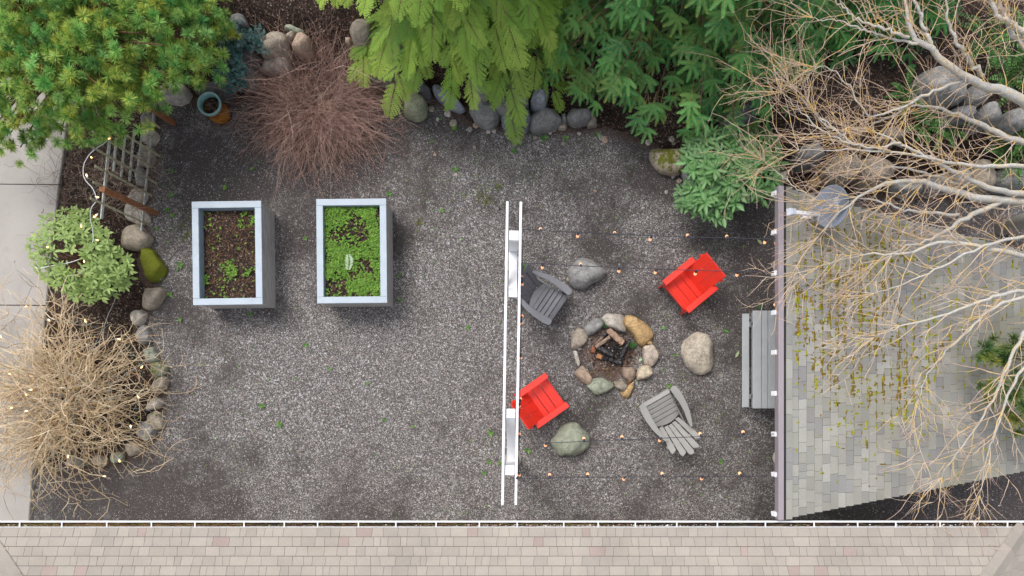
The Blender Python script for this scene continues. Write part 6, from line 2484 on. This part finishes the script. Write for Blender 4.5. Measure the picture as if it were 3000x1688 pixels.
# --- second dark fir behind the birch
r = rng(211)
f2 = np.array([6.1, 7.3, 0.])
f2[2] = float(Ht(f2[0], f2[1]))
fir2 = empty("fir_tree", tuple(f2), "low dark green fir behind the bare birch twigs at upper right", "tree")
mb = MB()
tube_mb(mb, [f2 - [0, 0, .3], f2 + [0, 0, 3.2]], [.10, .03], 10, hexc('#54463c'))
mb.build("trunk", MT['twig'], fir2, at=f2)
BR, aa, RR = conifer_frames(r, f2, -math.pi * .62, .9, 3.6, 1.9, .55, 90, 2.0, 7, .30)
mbb = MB()
V, q = tubes(BR, np.linspace(.022, .006, 7)[None] * np.ones((len(BR), 1)), 4)
mbb.add(V, q, hexc('#6a5a48'))
mbb.build("branches", MT['twig'], fir2, at=f2)
pos, dr = [], []
for b in range(len(BR)):
    d0 = np.array([math.cos(aa[b]), math.sin(aa[b]), 0])
    sdv = np.array([-d0[1], d0[0], 0])
    for k in range(7):
        t = 1 - .75 * k / 7
        f_ = t * 6
        i = min(int(f_), 5)
        p = BR[b, i] * (1 - (f_ - i)) + BR[b, i + 1] * (f_ - i)
        s = r.uniform(-1, 1) * .35
        pos.append(p + sdv * s * (1.2 - t) * RR[b] * .6)
        dr.append(nz(d0 + sdv * s + np.array([0, 0, -.2])))
pos, dr = np.array(pos), np.array(dr)
T, Fq, S = fir_star(r)
n = len(pos)
mb = MB()
M = frame(dr, np.tile([[0, 0, 1.]], (n, 1)) + r.normal(0, .25, (n, 3))) * (.22 * r.uniform(.8, 1.15, n))[:, None, None]
cA = lerp_cols(r, n, ['#479048', '#58a24e', '#3c8046'])
inst3(mb, T, Fq, S, M, pos, cA, cA * 1.3, np.tile(hexc('#7f7a40'), (n, 1)))
mb.build("crown", MT['needle'], fir2, at=f2)

# ================================================================== BARE BIRCH
r = rng(221)
bt = P(2935, 668, 0)
birch = empty("birch_tree", tuple(bt), "leafless birch with pale limbs and orange lichened twigs reaching over the roof", "tree")
LIMB = hexc('#b4b2ac')


def limb(pts, r0, r1):
    W = np.array([P(x, y, z) for x, y, z in pts])
    t = np.linspace(0, len(W) - 1, 26)
    # smooth interpolation
    C = np.stack([np.interp(t, np.arange(len(W)), W[:, i]) for i in range(3)], -1)
    for _ in range(3): C[1:-1] = .5 * C[1:-1] + .25 * (C[:-2] + C[2:])
    C[1:-1] += r.normal(0, .012, C[1:-1].shape)
    return C, np.linspace(r0, r1, 26)


J1 = (3330, 540, 3.0)
limbs = [
    # the two forks in the upper right
    ([J1, (3120, 400, 3.3), (3000, 288, 3.6), (2905, 255, 3.7), (2850, 240, 3.8), (2790, 200, 3.9), (2735, 150, 4.0), (2665, 110, 4.05), (2655, 70, 4.1), (2648, -40, 4.2)], .085, .016),
    ([(2735, 150, 4.0), (2715, 105, 4.05), (2700, 60, 4.1), (2680, 10, 4.2), (2650, -60, 4.25)], .03, .012),
    ([(2880, 225, 3.75), (2840, 180, 3.85), (2805, 130, 3.95), (2780, 70, 4.0), (2770, -20, 4.1)], .035, .012),
    ([(2850, 232, 3.8), (2760, 255, 3.75), (2690, 290, 3.7), (2640, 322, 3.6), (2600, 350, 3.5), (2540, 372, 3.4)], .028, .006),
    ([J1, (3150, 480, 3.1), (3000, 420, 3.2), (2900, 380, 3.3), (2840, 345, 3.35), (2775, 320, 3.4), (2720, 310, 3.4), (2640, 312, 3.4)], .06, .010),
    ([(3400, 300, 3.6), (3100, 130, 4.0), (2990, 90, 4.1), (2930, 60, 4.2), (2890, -30, 4.3)], .06, .02),
    ([(3350, 330, 3.6), (3060, 190, 3.9), (2960, 90, 4.0), (2930, 20, 4.1), (2910, -40, 4.2)], .05, .02),
    # the big pair beside the roof
    ([J1, (3120, 600, 3.1), (3000, 580, 3.2), (2930, 592, 3.25), (2870, 583, 3.3), (2800, 565, 3.35), (2740, 545, 3.4), (2690, 527, 3.4), (2640, 525, 3.4), (2570, 540, 3.35), (2520, 575, 3.3), (2470, 610, 3.2), (2400, 690, 3.1)], .075, .008),
    ([(2930, 592, 3.25), (2860, 625, 3.2), (2800, 655, 3.15), (2770, 680, 3.1), (2700, 710, 3.0), (2620, 735, 2.95), (2540, 790, 2.9)], .045, .007),
    ([(2810, 628, 3.2), (2740, 624, 3.2), (2680, 622, 3.2), (2630, 610, 3.2), (2560, 580, 3.25), (2500, 580, 3.25), (2420, 588, 3.2)], .024, .006),
    ([(3100, 560, 3.2), (3000, 568, 3.3), (2930, 560, 3.35), (2860, 540, 3.4), (2800, 505, 3.5), (2740, 470, 3.6), (2700, 450, 3.6), (2640, 420, 3.65), (2570, 390, 3.6)], .05, .010),
    ([(2870, 540, 3.4), (2820, 545, 3.3), (2760, 520, 3.4), (2700, 510, 3.4), (2630, 480, 3.4), (2570, 500, 3.3), (2530, 490, 3.3), (2490, 430, 3.4), (2470, 400, 3.5), (2400, 350, 3.5)], .022, .006),
    ([(3200, 500, 3.4), (3000, 470, 3.6), (2930, 490, 3.6), (2860, 495, 3.6), (2820, 480, 3.6), (2760, 475, 3.6), (2680, 455, 3.6), (2600, 440, 3.6), (2520, 440, 3.6), (2430, 435, 3.5), (2340, 440, 3.4)], .035, .005),
    # lower fans over the roof
    ([(3250, 700, 3.0), (3040, 770, 3.2), (2950, 740, 3.3), (2840, 720, 3.3), (2760, 700, 3.3), (2680, 740, 3.2), (2600, 745, 3.1), (2500, 745, 3.0), (2400, 780, 2.95)], .045, .006),
    ([(3250, 760, 3.0), (3080, 850, 3.2), (2970, 850, 3.3), (2880, 880, 3.3), (2760, 930, 3.2), (2640, 950, 3.1), (2560, 990, 3.0)], .04, .006),
    ([(3200, 850, 3.1), (3060, 900, 3.3), (2990, 990, 3.3), (2960, 1040, 3.25), (2940, 1110, 3.2), (2900, 1190, 3.1), (2860, 1250, 3.0), (2800, 1330, 2.9), (2760, 1400, 2.8)], .035, .005),
    ([(3200, 900, 3.1), (3050, 1000, 3.3), (2990, 1080, 3.3), (2950, 1170, 3.2), (2920, 1270, 3.1), (2890, 1330, 3.0), (2870, 1450, 2.8)], .03, .005),
    ([(3150, 820, 3.1), (3000, 870, 3.3), (2900, 900, 3.3), (2850, 960, 3.2), (2780, 1020, 3.1), (2720, 1090, 3.0), (2690, 1170, 2.9)], .03, .005),
    ([(3150, 700, 3.2), (3000, 690, 3.4), (2880, 720, 3.4), (2760, 780, 3.3), (2650, 830, 3.1), (2560, 860, 3.0)], .03, .005),
    # upper left reach
    ([(2665, 110, 4.05), (2590, 85, 4.0), (2520, 60, 3.9), (2460, 20, 3.9), (2430, -30, 4.0)], .022, .008),
    ([(2690, 128, 4.05), (2600, 110, 3.9), (2530, 85, 3.9), (2450, 60, 3.8), (2380, 52, 3.7)], .020, .004),
    ([(2690, 290, 3.7), (2600, 330, 3.6), (2540, 350, 3.5), (2490, 250, 3.6), (2440, 200, 3.6), (2380, 195, 3.6)], .016, .004),
    ([(2640, 420, 3.65), (2540, 440, 3.5), (2470, 400, 3.5), (2410, 350, 3.5), (2350, 300, 3.5), (2310, 240, 3.5)], .020, .004),
    ([(2600, 440, 3.6), (2480, 420, 3.5), (2400, 380, 3.5), (2340, 320, 3.5), (2290, 270, 3.5)], .016, .004),
    ([(2470, 610, 3.2), (2400, 590, 3.1), (2340, 560, 3.1), (2290, 520, 3.0), (2240, 470, 3.0)], .012, .003),
]
mbl = MB()
LV = []
tube_mb(mbl, [bt - [0, 0, .2], (bt * .6 + P(*J1[:2], J1[2]) * .4) + [0, 0, .0], P(*J1[:2], J1[2]), P(3500, 450, 4.6), P(3700, 350, 7)], [.15, .13, .115, .09, .02], 12, LIMB)
all_limb = []
for pts, r0, r1 in limbs:
    C, rad = limb(pts, r0, r1)
    tube_mb(mbl, C, rad, 7, LIMB)
    all_limb.append((C, rad))
# other feeders
for a, b, c_ in ((P(*J1[:2], J1[2]), P(3200, 640, 3.0), P(3250, 760, 3.0)), (P(3500, 450, 4.2), P(3420, 380, 3.8), P(3400, 300, 3.6))):
    tube_mb(mbl, [a, b, c_], [.09, .06, .05], 8, LIMB)
trunk = mbl.build("trunk", MT['birch'], birch, True, at=bt)
a_ = trunk.data.attributes.new('lichen', 'FLOAT', 'POINT')
a_.data.foreach_set('value', np.full(len(trunk.data.vertices), .25, np.float32))

# twigs: two generations along every limb, streaming away from the trunk
mbt = MB()
LI = []


def twig_gen(start, d, L, K, r0, colA, colB, wig, sides=3, lich=.8, droop=0.0):
    N = len(start)
    st = d * (L / (K - 1))[:, None]
    pts = [start]
    for k in range(K - 1):
        m_ = np.linalg.norm(st, axis=1, keepdims=True)
        st = nz(st + r.normal(0, wig, (N, 3)) * m_) * m_
        pts.append(pts[-1] + st)
    pts = np.stack(pts, 1)
    rad = r0[:, None] * np.linspace(1, .5, K)[None]
    V, q = tubes(pts, rad, sides)
    t = np.repeat(np.linspace(0, 1, K)[None, :, None], N, 0)
    cc = colA[:, None] * (1 - t) + colB[:, None] * t
    mbt.add(V, q, np.repeat(cc.reshape(-1, 3), sides, 0))
    LI.append(np.repeat((lich * (1 - .8 * t ** 2)).reshape(-1), sides))
    return pts


S1, D1, L1, R1 = [], [], [], []
for C, rad in all_limb:
    ln = np.linalg.norm(np.diff(C, axis=0), axis=1).sum()
    n = int(ln * 6)
    i = (r.random(n) ** .75 * 24).astype(int) + 1
    tg = nz(C[np.minimum(i + 1, 25)] - C[i - 1])
    sdv = nz(np.cross(tg, [0, 0, 1.])) * np.where(r.random(n) < .5, -1, 1)[:, None]
    S1.append(C[i]); D1.append(nz(tg * r.uniform(.55, 1.1, (n, 1)) + sdv * r.uniform(.3, .95, (n, 1)) + np.array([-.12, 0, 0]) + r.normal(0, .16, (n, 3)) + np.array([0, 0, .05])))
    L1.append(r.uniform(.45, 1.25, n)); R1.append(np.minimum(rad[i] * .5, r.uniform(.0045, .0085, n)))
    # limb tip carries on as twigs
    n = 6
    S1.append(np.repeat(C[-1:], n, 0)); D1.append(nz(nz(C[-1] - C[-3])[None] + r.normal(0, .3, (n, 3)))); L1.append(r.uniform(.5, 1.2, n)); R1.append(np.full(n, .006))
S1, D1, L1, R1 = map(np.concatenate, (S1, D1, L1, R1))
N1 = len(S1)
grey = lerp_cols(r, N1, ['#cbbdac', '#beb09f', '#d6c6b0', '#c0a47c'])
pink = lerp_cols(r, N1, ['#bfa296', '#c8ac9e', '#b0948a'])
p1 = twig_gen(S1, D1, L1, 8, R1, grey, pink, .16, 4, .95)
n2 = int(N1 * 3.0)
i = r.integers(0, N1, n2)
k = r.integers(1, 8, n2)
base = p1[i, k]
tg = nz(p1[i, k] - p1[i, k - 1])
d2 = nz(tg * .8 + nz(np.cross(tg, [0, 0, 1.])) * (np.where(r.random(n2) < .5, -1, 1) * r.uniform(.35, .95, n2))[:, None] + r.normal(0, .25, (n2, 3)))
p2 = twig_gen(base, d2, r.uniform(.18, .55, n2), 6, r.uniform(.0026, .0044, n2), grey[i], pink[i] * 1.05, .17, 3, .8)
n3 = int(n2 * .7)
i3 = r.integers(0, n2, n3)
k3 = r.integers(1, 6, n3)
tg = nz(p2[i3, k3] - p2[i3, k3 - 1])
d3 = nz(tg + r.normal(0, .5, (n3, 3)))
twig_gen(p2[i3, k3], d3, r.uniform(.08, .28, n3), 4, r.uniform(.002, .0032, n3), lerp_cols(r, n3, ['#b39688', '#a88a80']), lerp_cols(r, n3, ['#a9827c', '#b08f86']), .15, 3, .4)
crown = mbt.build("crown", MT['birch'], birch, at=bt)
a_ = crown.data.attributes.new('lichen', 'FLOAT', 'POINT')
a_.data.foreach_set('value', np.concatenate(LI).astype(np.float32))
